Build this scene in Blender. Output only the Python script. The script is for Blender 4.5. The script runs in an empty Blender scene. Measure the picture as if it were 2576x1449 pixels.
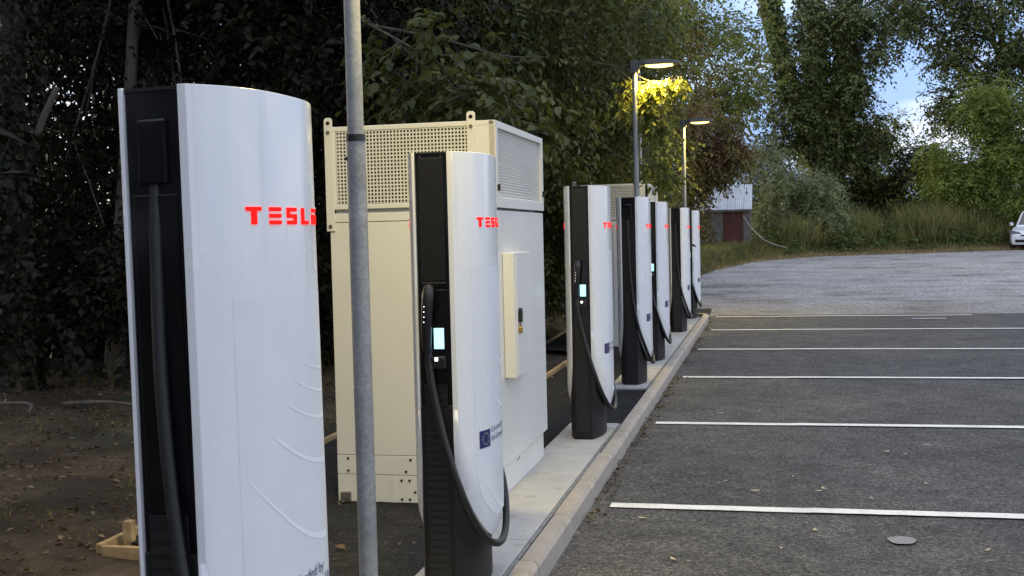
import bpy, math, random
import numpy as np
from mathutils import Vector, Matrix

R = math.radians
random.seed(7)
rng = np.random.default_rng(11)
scene = bpy.context.scene
col = scene.collection

# ------------------------------------------------------------------ camera
CAM_Z, YAW, PITCH, ROLL = 1.5876, -0.2210, -0.0464, -0.0236
fw = Vector((math.sin(YAW) * math.cos(PITCH), math.cos(YAW) * math.cos(PITCH), math.sin(PITCH)))
rt = Vector((math.cos(YAW), -math.sin(YAW), 0))
up = rt.cross(fw)
r2 = rt * math.cos(ROLL) + up * math.sin(ROLL)
u2 = -rt * math.sin(ROLL) + up * math.cos(ROLL)
cam_data = bpy.data.cameras.new('camera')
cam = bpy.data.objects.new('camera', cam_data)
col.objects.link(cam)
M = Matrix.Identity(4)
for i in range(3):
    M[i][0], M[i][1], M[i][2] = r2[i], u2[i], -fw[i]
M[2][3] = CAM_Z
cam.matrix_world = M
cam_data.sensor_width = 36.0
cam_data.lens = 2873.16 / 2576 * 36.0
cam_data.clip_start, cam_data.clip_end = 0.05, 3000
scene.camera = cam

# ------------------------------------------------------------------ world, sun, exposure
SUN_EL, SUN_AZ = R(7), R(-72)          # azimuth from +Y towards +X: low, behind the wood on the left
SKY_OFF = (11.9, 6.3, 2.59)
world = bpy.data.worlds.new('World')
scene.world = world
world.use_nodes = True
wn, wl = world.node_tree.nodes, world.node_tree.links
wn.clear()
w_out = wn.new('ShaderNodeOutputWorld')
w_bg = wn.new('ShaderNodeBackground')
w_bg.inputs['Strength'].default_value = 0.15
sky = wn.new('ShaderNodeTexSky')
sky.sky_type = 'NISHITA'
sky.sun_disc = False
sky.sun_elevation = SUN_EL
sky.sun_rotation = SUN_AZ
sky.air_density, sky.dust_density, sky.ozone_density = 1.0, 1.2, 1.5
tc = wn.new('ShaderNodeTexCoord')
mp = wn.new('ShaderNodeMapping')
mp.inputs['Scale'].default_value = (1.0, 1.0, 3.2)
mp.inputs['Location'].default_value = SKY_OFF
nz = wn.new('ShaderNodeTexNoise')
nz.inputs['Scale'].default_value = 2.6
nz.inputs['Detail'].default_value = 7
nz.inputs['Roughness'].default_value = 0.58
rp = wn.new('ShaderNodeValToRGB')
rp.color_ramp.elements[0].position, rp.color_ramp.elements[1].position = 0.36, 0.62
rp.color_ramp.elements[0].color = (0.75, 0.75, 0.75, 1)
rp.color_ramp.elements[1].color = (0.95, 0.95, 0.95, 1)
mx = wn.new('ShaderNodeMix')
mx.data_type = 'RGBA'
nz2 = wn.new('ShaderNodeTexNoise')
nz2.inputs['Scale'].default_value = 3.1
nz2.inputs['Detail'].default_value = 5
rp2 = wn.new('ShaderNodeValToRGB')                       # evening cloud, slate blue to pale
rp2.color_ramp.elements[0].position, rp2.color_ramp.elements[1].position = 0.40, 0.64
rp2.color_ramp.elements[0].color = (0.80, 1.22, 2.25, 1)
rp2.color_ramp.elements[1].color = (3.9, 3.7, 3.5, 1)
wl.new(tc.outputs['Generated'], mp.inputs['Vector'])
wl.new(mp.outputs[0], nz.inputs['Vector'])
wl.new(nz.outputs['Fac'], rp.inputs['Fac'])
wl.new(mp.outputs[0], nz2.inputs['Vector'])
wl.new(nz2.outputs['Fac'], rp2.inputs['Fac'])
wl.new(rp2.outputs['Color'], mx.inputs[7])
wl.new(rp.outputs['Color'], mx.inputs[0])
wl.new(sky.outputs[0], mx.inputs[6])
wl.new(mx.outputs[2], w_bg.inputs['Color'])
wl.new(w_bg.outputs[0], w_out.inputs['Surface'])

sun_data = bpy.data.lights.new('sun', 'SUN')
sun_data.energy, sun_data.angle, sun_data.color = 0.5, R(12), (1.0, 0.86, 0.68)
sun = bpy.data.objects.new('sun', sun_data)
col.objects.link(sun)
sdir = Vector((math.sin(SUN_AZ) * math.cos(SUN_EL), math.cos(SUN_AZ) * math.cos(SUN_EL), math.sin(SUN_EL)))
sun.rotation_euler = sdir.to_track_quat('Z', 'Y').to_euler()
sun.location = sdir * 60

scene.view_settings.view_transform = 'Standard'
scene.view_settings.look = 'None'
scene.view_settings.gamma = 1.0
scene.view_settings.exposure = 1.85
scene.view_settings.use_curve_mapping = False
scene.render.engine = 'CYCLES'
scene.cycles.use_denoising = True
scene.cycles.max_bounces = 7
scene.cycles.transparent_max_bounces = 8
scene.cycles.sample_clamp_indirect = 6

LAMP_W = 28.0          # warm column lamps
LAMP_COL = (1.0, 0.77, 0.18)

# ------------------------------------------------------------------ helpers
def tag(o, label=None, cat=None, group=None, kind=None):
    if label: o['label'] = label
    if cat: o['category'] = cat
    if group: o['group'] = group
    if kind: o['kind'] = kind
    return o

def empty(name, loc=(0, 0, 0), rz=0.0):
    o = bpy.data.objects.new(name, None)
    o.empty_display_size = 0.1
    col.objects.link(o)
    o.location = loc
    o.rotation_euler = (0, 0, rz)
    return o

class MB:
    """collects vertices and faces, builds one mesh object"""
    def __init__(s): s.v, s.f = [], []
    def add(s, vs, fs):
        b = len(s.v)
        s.v += [tuple(v) for v in vs]
        s.f += [tuple(b + i for i in f) for f in fs]
        return s
    def box(s, x0, x1, y0, y1, z0, z1):
        vs = [(x, y, z) for z in (z0, z1) for y in (y0, y1) for x in (x0, x1)]
        return s.add(vs, [(0, 2, 3, 1), (4, 5, 7, 6), (0, 1, 5, 4), (2, 6, 7, 3), (0, 4, 6, 2), (1, 3, 7, 5)])
    def prism(s, poly, a0, a1, axis='z'):
        n = len(poly)
        def pt(p, a):
            return {'z': (p[0], p[1], a), 'y': (p[0], a, p[1]), 'x': (a, p[0], p[1])}[axis]
        vs = [pt(p, a0) for p in poly] + [pt(p, a1) for p in poly]
        fs = [tuple(range(n))[::-1], tuple(range(n, 2 * n))] + [(i, (i + 1) % n, n + (i + 1) % n, n + i) for i in range(n)]
        return s.add(vs, fs)
    def tube(s, pts, rad, n=8, cap=True):
        pts = [Vector(p) for p in pts]
        rad = rad if hasattr(rad, '__len__') else [rad] * len(pts)
        rings, nrm = [], None
        for i, p in enumerate(pts):
            t = (pts[min(i + 1, len(pts) - 1)] - pts[max(i - 1, 0)]).normalized()
            if nrm is None:
                nrm = t.cross(Vector((0.31, 0.95, 0.1))).normalized()
            else:
                nrm = (nrm - t * nrm.dot(t)).normalized()
            b = t.cross(nrm)
            rings.append([p + (nrm * math.cos(2 * math.pi * k / n) + b * math.sin(2 * math.pi * k / n)) * rad[i] for k in range(n)])
        fs = [(i * n + k, i * n + (k + 1) % n, (i + 1) * n + (k + 1) % n, (i + 1) * n + k) for i in range(len(pts) - 1) for k in range(n)]
        if cap:
            fs += [tuple(range(n))[::-1], tuple((len(pts) - 1) * n + k for k in range(n))]
        return s.add([v for r in rings for v in r], fs)
    def build(s, name, mat, parent=None, smooth=False, bevel=0, loc=None, seg=2):
        me = bpy.data.meshes.new(name)
        me.from_pydata(s.v, [], s.f)
        me.update()
        return obj(name, me, mat, parent, smooth, bevel, loc, seg)

def obj(name, me, mat, parent=None, smooth=False, bevel=0, loc=None, seg=2):
    if mat and not me.materials: me.materials.append(mat)
    if smooth:
        me.shade_smooth()
        me.set_sharp_from_angle(angle=R(40))
    o = bpy.data.objects.new(name, me)
    col.objects.link(o)
    if parent: o.parent = parent
    if loc: o.location = loc
    if bevel:
        b = o.modifiers.new('bevel', 'BEVEL')
        b.width, b.segments, b.limit_method, b.angle_limit = bevel, seg, 'ANGLE', R(38)
        b.harden_normals = False
    return o

def dup(o, parent=None):
    c = o.copy()
    col.objects.link(c)
    c.parent = parent
    for ch in list(o.children):
        dup(ch, c)
    return c

def catmull(pts, m=6):
    P = [np.array(p, float) for p in pts]
    P = [2 * P[0] - P[1]] + P + [2 * P[-1] - P[-2]]
    out = []
    for i in range(1, len(P) - 2):
        a, b, c, d = P[i - 1:i + 3]
        for k in range(m):
            t = k / m
            out.append(0.5 * (2 * b + (c - a) * t + (2 * a - 5 * b + 4 * c - d) * t * t + (3 * b - a - 3 * c + d) * t ** 3))
    out.append(P[-2])
    return [tuple(p) for p in out]

def np_mesh(name, V, loops, counts, mat):
    """fast mesh from numpy arrays"""
    me = bpy.data.meshes.new(name)
    me.vertices.add(len(V))
    me.vertices.foreach_set('co', np.asarray(V, np.float32).ravel())
    me.loops.add(len(loops))
    me.loops.foreach_set('vertex_index', np.asarray(loops, np.int32))
    me.polygons.add(len(counts))
    st = np.zeros(len(counts), np.int32)
    st[1:] = np.cumsum(counts)[:-1]
    me.polygons.foreach_set('loop_start', st)
    me.polygons.foreach_set('loop_total', np.asarray(counts, np.int32))
    me.update(calc_edges=True)
    me.materials.append(mat)
    return me

_perm = np.random.default_rng(5).random((256, 256))
def vnoise(x, y):
    xi, yi = np.floor(x).astype(int), np.floor(y).astype(int)
    fx, fy = x - xi, y - yi
    fx, fy = fx * fx * (3 - 2 * fx), fy * fy * (3 - 2 * fy)
    g = lambda a, b: _perm[a % 256, b % 256]
    return (g(xi, yi) * (1 - fx) + g(xi + 1, yi) * fx) * (1 - fy) + (g(xi, yi + 1) * (1 - fx) + g(xi + 1, yi + 1) * fx) * fy
def fbm(x, y, o=4):
    return sum(vnoise(x * 2 ** k + 17 * k, y * 2 ** k + 5 * k) / 2 ** (k + 1) for k in range(o))
def sstep(a, b, x):
    t = np.clip((x - a) / (b - a), 0, 1)
    return t * t * (3 - 2 * t)

# ------------------------------------------------------------------ materials
def mat_base(name):
    m = bpy.data.materials.new(name)
    m.use_nodes = True
    n, l = m.node_tree.nodes, m.node_tree.links
    return m, n, l, n['Principled BSDF']

def plain(name, c, rough=0.5, metal=0.0, spec=0.5, coat=0.0, var=0.06, scale=9.0, bump=0.0, bscale=60.0):
    m, n, l, b = mat_base(name)
    b.inputs['Roughness'].default_value = rough
    b.inputs['Metallic'].default_value = metal
    b.inputs['Specular IOR Level'].default_value = spec
    b.inputs['Coat Weight'].default_value = coat
    b.inputs['Coat Roughness'].default_value = 0.08
    t = n.new('ShaderNodeTexCoord')
    z = n.new('ShaderNodeTexNoise')
    z.inputs['Scale'].default_value = scale
    z.inputs['Detail'].default_value = 5
    l.new(t.outputs['Object'], z.inputs['Vector'])
    r = n.new('ShaderNodeValToRGB')
    r.color_ramp.elements[0].position, r.color_ramp.elements[1].position = 0.3, 0.7
    r.color_ramp.elements[0].color = tuple(x * (1 - var) for x in c) + (1,)
    r.color_ramp.elements[1].color = tuple(min(1, x * (1 + var)) for x in c) + (1,)
    l.new(z.outputs['Fac'], r.inputs['Fac'])
    l.new(r.outputs['Color'], b.inputs['Base Color'])
    if bump:
        z2 = n.new('ShaderNodeTexNoise')
        z2.inputs['Scale'].default_value = bscale
        z2.inputs['Detail'].default_value = 4
        l.new(t.outputs['Object'], z2.inputs['Vector'])
        bp = n.new('ShaderNodeBump')
        bp.inputs['Strength'].default_value = bump
        bp.inputs['Distance'].default_value = 0.01
        l.new(z2.outputs['Fac'], bp.inputs['Height'])
        l.new(bp.outputs[0], b.inputs['Normal'])
    return m

def glow(name, c, strength):
    m, n, l, b = mat_base(name)
    b.inputs['Base Color'].default_value = tuple(0.3 * x for x in c) + (1,)
    b.inputs['Emission Color'].default_value = c + (1,)
    b.inputs['Emission Strength'].default_value = strength
    b.inputs['Specular IOR Level'].default_value = 0.05
    b.inputs['Roughness'].default_value = 0.9
    return m

def ramp(n, stops):
    r = n.new('ShaderNodeValToRGB')
    e = r.color_ramp.elements
    while len(e) < len(stops): e.new(0.5)
    for el, (p, c) in zip(e, stops):
        el.position, el.color = p, (c + (1,) if len(c) == 3 else c)
    return r

def noise(n, l, vec, scale, detail=5, rough=0.55):
    z = n.new('ShaderNodeTexNoise')
    z.inputs['Scale'].default_value = scale
    z.inputs['Detail'].default_value = detail
    z.inputs['Roughness'].default_value = rough
    if vec is not None: l.new(vec, z.inputs['Vector'])
    return z

def mixc(n, l, fac, a, b, mode='MIX'):
    x = n.new('ShaderNodeMix')
    x.data_type, x.blend_type = 'RGBA', mode
    for s, v in ((0, fac), (6, a), (7, b)):
        if hasattr(v, 'is_linked') or hasattr(v, 'links'): l.new(v, x.inputs[s])
        elif s == 0: x.inputs[0].default_value = v
        else: x.inputs[s].default_value = tuple(v) + (1,)
    return x.outputs[2]

def bumped(n, l, b, h, strength, dist):
    bp = n.new('ShaderNodeBump')
    bp.inputs['Strength'].default_value = strength
    bp.inputs['Distance'].default_value = dist
    l.new(h, bp.inputs['Height'])
    l.new(bp.outputs[0], b.inputs['Normal'])

def tarmac_mat(name, base, light, stain=0.5):
    m, n, l, b = mat_base(name)
    t = n.new('ShaderNodeTexCoord').outputs['Object']
    v = n.new('ShaderNodeTexVoronoi')
    v.inputs['Scale'].default_value = 115
    l.new(t, v.inputs['Vector'])
    chips = ramp(n, [(0.0, base), (0.55, tuple(x * 1.25 for x in base)), (1.0, light)])
    l.new(v.outputs['Color'], chips.inputs['Fac'])
    mid = noise(n, l, t, 30, 4, 0.7)
    midr = ramp(n, [(0.34, (0.48, 0.48, 0.48)), (0.68, (1.52, 1.51, 1.5))])
    l.new(mid.outputs['Fac'], midr.inputs['Fac'])
    c1 = mixc(n, l, 1.0, chips.outputs['Color'], midr.outputs['Color'], 'MULTIPLY')
    md = noise(n, l, t, 4.2, 6, 0.75)
    mdr = ramp(n, [(0.36, (0.72, 0.72, 0.73)), (0.5, (1, 1, 1)), (0.66, (1.32, 1.3, 1.27))])
    l.new(md.outputs['Fac'], mdr.inputs['Fac'])
    c1 = mixc(n, l, 1.0, c1, mdr.outputs['Color'], 'MULTIPLY')
    big = noise(n, l, t, 0.7, 6, 0.65)
    bigr = ramp(n, [(0.33, (0.66, 0.66, 0.68)), (0.52, (1, 1, 1)), (0.72, (1.55, 1.47, 1.36))])
    l.new(big.outputs['Fac'], bigr.inputs['Fac'])
    c2 = mixc(n, l, stain, c1, mixc(n, l, 1.0, c1, bigr.outputs['Color'], 'MULTIPLY'))
    l.new(c2, b.inputs['Base Color'])
    b.inputs['Roughness'].default_value = 0.82
    b.inputs['Specular IOR Level'].default_value = 0.15
    ad = n.new('ShaderNodeMath')
    l.new(v.outputs['Distance'], ad.inputs[0])
    l.new(mid.outputs['Fac'], ad.inputs[1])
    bumped(n, l, b, ad.outputs[0], 0.7, 0.012)
    return m

def concrete_mat(name, c, var=0.2, joint=0.0):
    m, n, l, b = mat_base(name)
    t = n.new('ShaderNodeTexCoord').outputs['Object']
    a = noise(n, l, t, 3.0, 7, 0.65)
    r = ramp(n, [(0.3, tuple(x * (1 - var) for x in c)), (0.5, c), (0.72, tuple(min(x * (1 + var), 0.8) for x in c))])
    l.new(a.outputs['Fac'], r.inputs['Fac'])
    f = noise(n, l, t, 60, 3, 0.6)
    fr = ramp(n, [(0.3, (0.86, 0.86, 0.86)), (0.7, (1.1, 1.1, 1.1))])
    l.new(f.outputs['Fac'], fr.inputs['Fac'])
    c1 = mixc(n, l, 1.0, r.outputs['Color'], fr.outputs['Color'], 'MULTIPLY')
    s = noise(n, l, t, 7.5, 3, 0.5)
    sr = ramp(n, [(0.60, (1, 1, 1)), (0.70, (0.70, 0.64, 0.56))])
    l.new(s.outputs['Fac'], sr.inputs['Fac'])
    l.new(mixc(n, l, 0.6, c1, mixc(n, l, 1.0, c1, sr.outputs['Color'], 'MULTIPLY')), b.inputs['Base Color'])
    b.inputs['Roughness'].default_value = 0.85
    bumped(n, l, b, f.outputs['Fac'], 0.25, 0.004)
    return m

def paint_mat():
    m, n, l, b = mat_base('white_line_paint')
    t = n.new('ShaderNodeTexCoord').outputs['Object']
    a = noise(n, l, t, 5, 6, 0.7)
    r = ramp(n, [(0.3, (0.62, 0.60, 0.55)), (0.5, (0.80, 0.78, 0.72)), (0.7, (0.84, 0.825, 0.77))])
    l.new(a.outputs['Fac'], r.inputs['Fac'])
    w = noise(n, l, t, 38, 5, 0.75)
    wr = ramp(n, [(0.60, (0, 0, 0)), (0.68, (1, 1, 1))])
    l.new(w.outputs['Fac'], wr.inputs['Fac'])
    l.new(mixc(n, l, wr.outputs['Color'], r.outputs['Color'], (0.20, 0.195, 0.185)), b.inputs['Base Color'])
    b.inputs['Roughness'].default_value = 0.8
    return m

def leaf_mat(name, cols, trans=0.25, rough=0.55, brown=None, spec=0.28):
    m = bpy.data.materials.new(name)
    m.use_nodes = True
    n, l = m.node_tree.nodes, m.node_tree.links
    n.clear()
    out = n.new('ShaderNodeOutputMaterial')
    g = n.new('ShaderNodeNewGeometry')
    r = ramp(n, [(i / max(1, len(cols) - 1), c) for i, c in enumerate(cols)])
    l.new(g.outputs['Random Per Island'], r.inputs['Fac'])
    t = n.new('ShaderNodeTexCoord').outputs['Object']
    a = noise(n, l, t, 0.9, 4)
    ar = ramp(n, [(0.35, (0.72, 0.76, 0.72)), (0.65, (1.25, 1.2, 1.1))])
    l.new(a.outputs['Fac'], ar.inputs['Fac'])
    c = mixc(n, l, 1.0, r.outputs['Color'], ar.outputs['Color'], 'MULTIPLY')
    if brown:
        bn = noise(n, l, t, 0.55, 3)
        br = ramp(n, [(brown[1], (0, 0, 0)), (brown[1] + 0.12, (1, 1, 1))])
        l.new(bn.outputs['Fac'], br.inputs['Fac'])
        c = mixc(n, l, br.outputs['Color'], c, brown[0])
    p = n.new('ShaderNodeBsdfPrincipled')
    p.inputs['Roughness'].default_value = rough
    p.inputs['Specular IOR Level'].default_value = spec
    l.new(c, p.inputs['Base Color'])
    tr = n.new('ShaderNodeBsdfTranslucent')
    hs = n.new('ShaderNodeHueSaturation')
    hs.inputs['Hue'].default_value, hs.inputs['Saturation'].default_value, hs.inputs['Value'].default_value = 0.485, 1.1, 1.5
    l.new(c, hs.inputs['Color'])
    l.new(hs.outputs[0], tr.inputs['Color'])
    ms = n.new('ShaderNodeMixShader')
    ms.inputs[0].default_value = trans
    l.new(p.outputs[0], ms.inputs[1])
    l.new(tr.outputs[0], ms.inputs[2])
    l.new(ms.outputs[0], out.inputs['Surface'])
    return m

def shell_mat():
    m, n, l, b = mat_base('white_shell')
    t = n.new('ShaderNodeTexCoord').outputs['Object']
    mp = n.new('ShaderNodeMapping')
    mp.inputs['Scale'].default_value = (22, 22, 0.9)
    l.new(t, mp.inputs['Vector'])
    a = noise(n, l, mp.outputs[0], 1.0, 5, 0.6)
    r = ramp(n, [(0.28, (0.74, 0.735, 0.72)), (0.42, (0.81, 0.81, 0.805)), (0.6, (0.83, 0.83, 0.83)), (0.72, (0.78, 0.778, 0.77))])  # upright streaks: faint rain grime, with reflections painted into the colour
    l.new(a.outputs['Fac'], r.inputs['Fac'])
    l.new(r.outputs['Color'], b.inputs['Base Color'])
    d = noise(n, l, t, 5, 6, 0.7)
    rr = ramp(n, [(0.3, (0.16,) * 3), (0.75, (0.34,) * 3)])
    l.new(d.outputs['Fac'], rr.inputs['Fac'])
    l.new(rr.outputs['Color'], b.inputs['Roughness'])
    b.inputs['Coat Weight'].default_value = 0.3
    b.inputs['Coat Roughness'].default_value = 0.06
    return m

def galv_mat():
    m, n, l, b = mat_base('galvanised_steel')
    t = n.new('ShaderNodeTexCoord').outputs['Object']
    v = n.new('ShaderNodeTexVoronoi')
    v.inputs['Scale'].default_value = 75
    z = noise(n, l, t, 9, 4, 0.6)
    mv = n.new('ShaderNodeVectorMath')
    mv.operation = 'MULTIPLY_ADD'
    mv.inputs[1].default_value = (0.06, 0.06, 0.06)
    l.new(z.outputs['Color'], mv.inputs[0])
    l.new(t, mv.inputs[2])
    l.new(mv.outputs[0], v.inputs['Vector'])
    r = ramp(n, [(0.0, (0.25, 0.258, 0.265)), (0.5, (0.29, 0.298, 0.305)), (1.0, (0.36, 0.368, 0.375))])
    l.new(v.outputs['Color'], r.inputs['Fac'])
    z2 = noise(n, l, t, 3.5, 5, 0.65)
    r2_ = ramp(n, [(0.35, (0.75, 0.75, 0.76)), (0.7, (1.2, 1.2, 1.2))])
    l.new(z2.outputs['Fac'], r2_.inputs['Fac'])
    l.new(mixc(n, l, 1.0, r.outputs['Color'], r2_.outputs['Color'], 'MULTIPLY'), b.inputs['Base Color'])
    b.inputs['Metallic'].default_value = 0.25
    b.inputs['Roughness'].default_value = 0.52
    return m

def ground_mat():
    m, n, l, b = mat_base('bare_soil')
    t = n.new('ShaderNodeTexCoord').outputs['Object']
    a = noise(n, l, t, 1.3, 7, 0.65)
    r = ramp(n, [(0.3, (0.014, 0.008, 0.004)), (0.48, (0.050, 0.032, 0.018)), (0.58, (0.10, 0.068, 0.040)), (0.72, (0.17, 0.125, 0.08))])
    l.new(a.outputs['Fac'], r.inputs['Fac'])
    g = noise(n, l, t, 0.8, 5, 0.7)
    gr = ramp(n, [(0.52, (0, 0, 0)), (0.62, (1, 1, 1))])
    l.new(g.outputs['Fac'], gr.inputs['Fac'])
    c = mixc(n, l, gr.outputs['Color'], r.outputs['Color'], (0.028, 0.032, 0.014))
    sx = n.new('ShaderNodeSeparateXYZ')
    l.new(t, sx.inputs[0])
    mr = n.new('ShaderNodeMapRange')
    mr.inputs['From Min'].default_value, mr.inputs['From Max'].default_value = 25.0, 32.0
    l.new(sx.outputs['Y'], mr.inputs['Value'])
    tan = ramp(n, [(0.35, (0.13, 0.10, 0.05)), (0.65, (0.30, 0.22, 0.125))])
    l.new(a.outputs['Fac'], tan.inputs['Fac'])
    c = mixc(n, l, mr.outputs[0], c, tan.outputs['Color'])
    f = noise(n, l, t, 45, 4, 0.7)
    fr = ramp(n, [(0.3, (0.6, 0.6, 0.6)), (0.7, (1.35, 1.35, 1.35))])
    l.new(f.outputs['Fac'], fr.inputs['Fac'])
    l.new(mixc(n, l, 1.0, c, fr.outputs['Color'], 'MULTIPLY'), b.inputs['Base Color'])
    b.inputs['Roughness'].default_value = 0.95
    bumped(n, l, b, f.outputs['Fac'], 1.0, 0.04)
    return m

def gravel_mat():
    m, n, l, b = mat_base('grey_gravel')
    t = n.new('ShaderNodeTexCoord').outputs['Object']
    v = n.new('ShaderNodeTexVoronoi')
    v.inputs['Scale'].default_value = 22
    l.new(t, v.inputs['Vector'])
    r = ramp(n, [(0.0, (0.205, 0.20, 0.19)), (0.6, (0.34, 0.33, 0.315)), (1.0, (0.56, 0.545, 0.525))])
    l.new(v.outputs['Color'], r.inputs['Fac'])
    mp = n.new('ShaderNodeMapping')
    mp.inputs['Scale'].default_value = (0.45, 0.55, 1)
    l.new(t, mp.inputs['Vector'])
    a = noise(n, l, mp.outputs[0], 1.1, 8, 0.68)
    ar = ramp(n, [(0.34, (0.55, 0.52, 0.49)), (0.46, (0.92, 0.91, 0.90)), (0.68, (1.22, 1.22, 1.22))])
    l.new(a.outputs['Fac'], ar.inputs['Fac'])
    c = mixc(n, l, 1.0, r.outputs['Color'], ar.outputs['Color'], 'MULTIPLY')
    # brown soil worked into the gravel near the tarmac edge
    sx = n.new('ShaderNodeSeparateXYZ')
    l.new(t, sx.inputs[0])
    e = noise(n, l, t, 0.9, 5, 0.6)
    mm = n.new('ShaderNodeMath')
    mm.operation = 'MULTIPLY_ADD'
    mm.inputs[1].default_value = 9.0
    l.new(e.outputs['Fac'], mm.inputs[0])
    l.new(sx.outputs['Y'], mm.inputs[2])
    mr = n.new('ShaderNodeMapRange')
    mr.inputs['From Min'].default_value, mr.inputs['From Max'].default_value = 26.5, 32.5
    mr.inputs['To Min'].default_value, mr.inputs['To Max'].default_value = 0.85, 0.0
    l.new(mm.outputs[0], mr.inputs['Value'])
    c = mixc(n, l, mr.outputs[0], c, mixc(n, l, 0.35, (0.19, 0.155, 0.128), c))
    l.new(c, b.inputs['Base Color'])
    b.inputs['Roughness'].default_value = 1.0
    b.inputs['Specular IOR Level'].default_value = 0.05
    bumped(n, l, b, v.outputs['Distance'], 0.5, 0.03)
    return m

def bark_mat(name, c):
    m, n, l, b = mat_base(name)
    t = n.new('ShaderNodeTexCoord').outputs['Object']
    mp = n.new('ShaderNodeMapping')
    mp.inputs['Scale'].default_value = (14, 14, 2.5)
    l.new(t, mp.inputs['Vector'])
    a = noise(n, l, mp.outputs[0], 1.0, 6, 0.65)
    r = ramp(n, [(0.3, tuple(x * 0.55 for x in c)), (0.7, tuple(x * 1.4 for x in c))])
    l.new(a.outputs['Fac'], r.inputs['Fac'])
    l.new(r.outputs['Color'], b.inputs['Base Color'])
    b.inputs['Roughness'].default_value = 0.9
    bumped(n, l, b, a.outputs['Fac'], 0.8, 0.03)
    return m

def door_mat():
    m, n, l, b = mat_base('red_brown_door')
    t = n.new('ShaderNodeTexCoord').outputs['Object']
    mp = n.new('ShaderNodeMapping')
    mp.inputs['Scale'].default_value = (7, 1, 0.8)
    l.new(t, mp.inputs['Vector'])
    a = noise(n, l, mp.outputs[0], 1.3, 5, 0.6)
    r = ramp(n, [(0.3, (0.075, 0.02, 0.018)), (0.58, (0.11, 0.032, 0.026)), (0.7, (0.16, 0.11, 0.085))])
    l.new(a.outputs['Fac'], r.inputs['Fac'])
    l.new(r.outputs['Color'], b.inputs['Base Color'])
    b.inputs['Roughness'].default_value = 0.7
    return m

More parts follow.
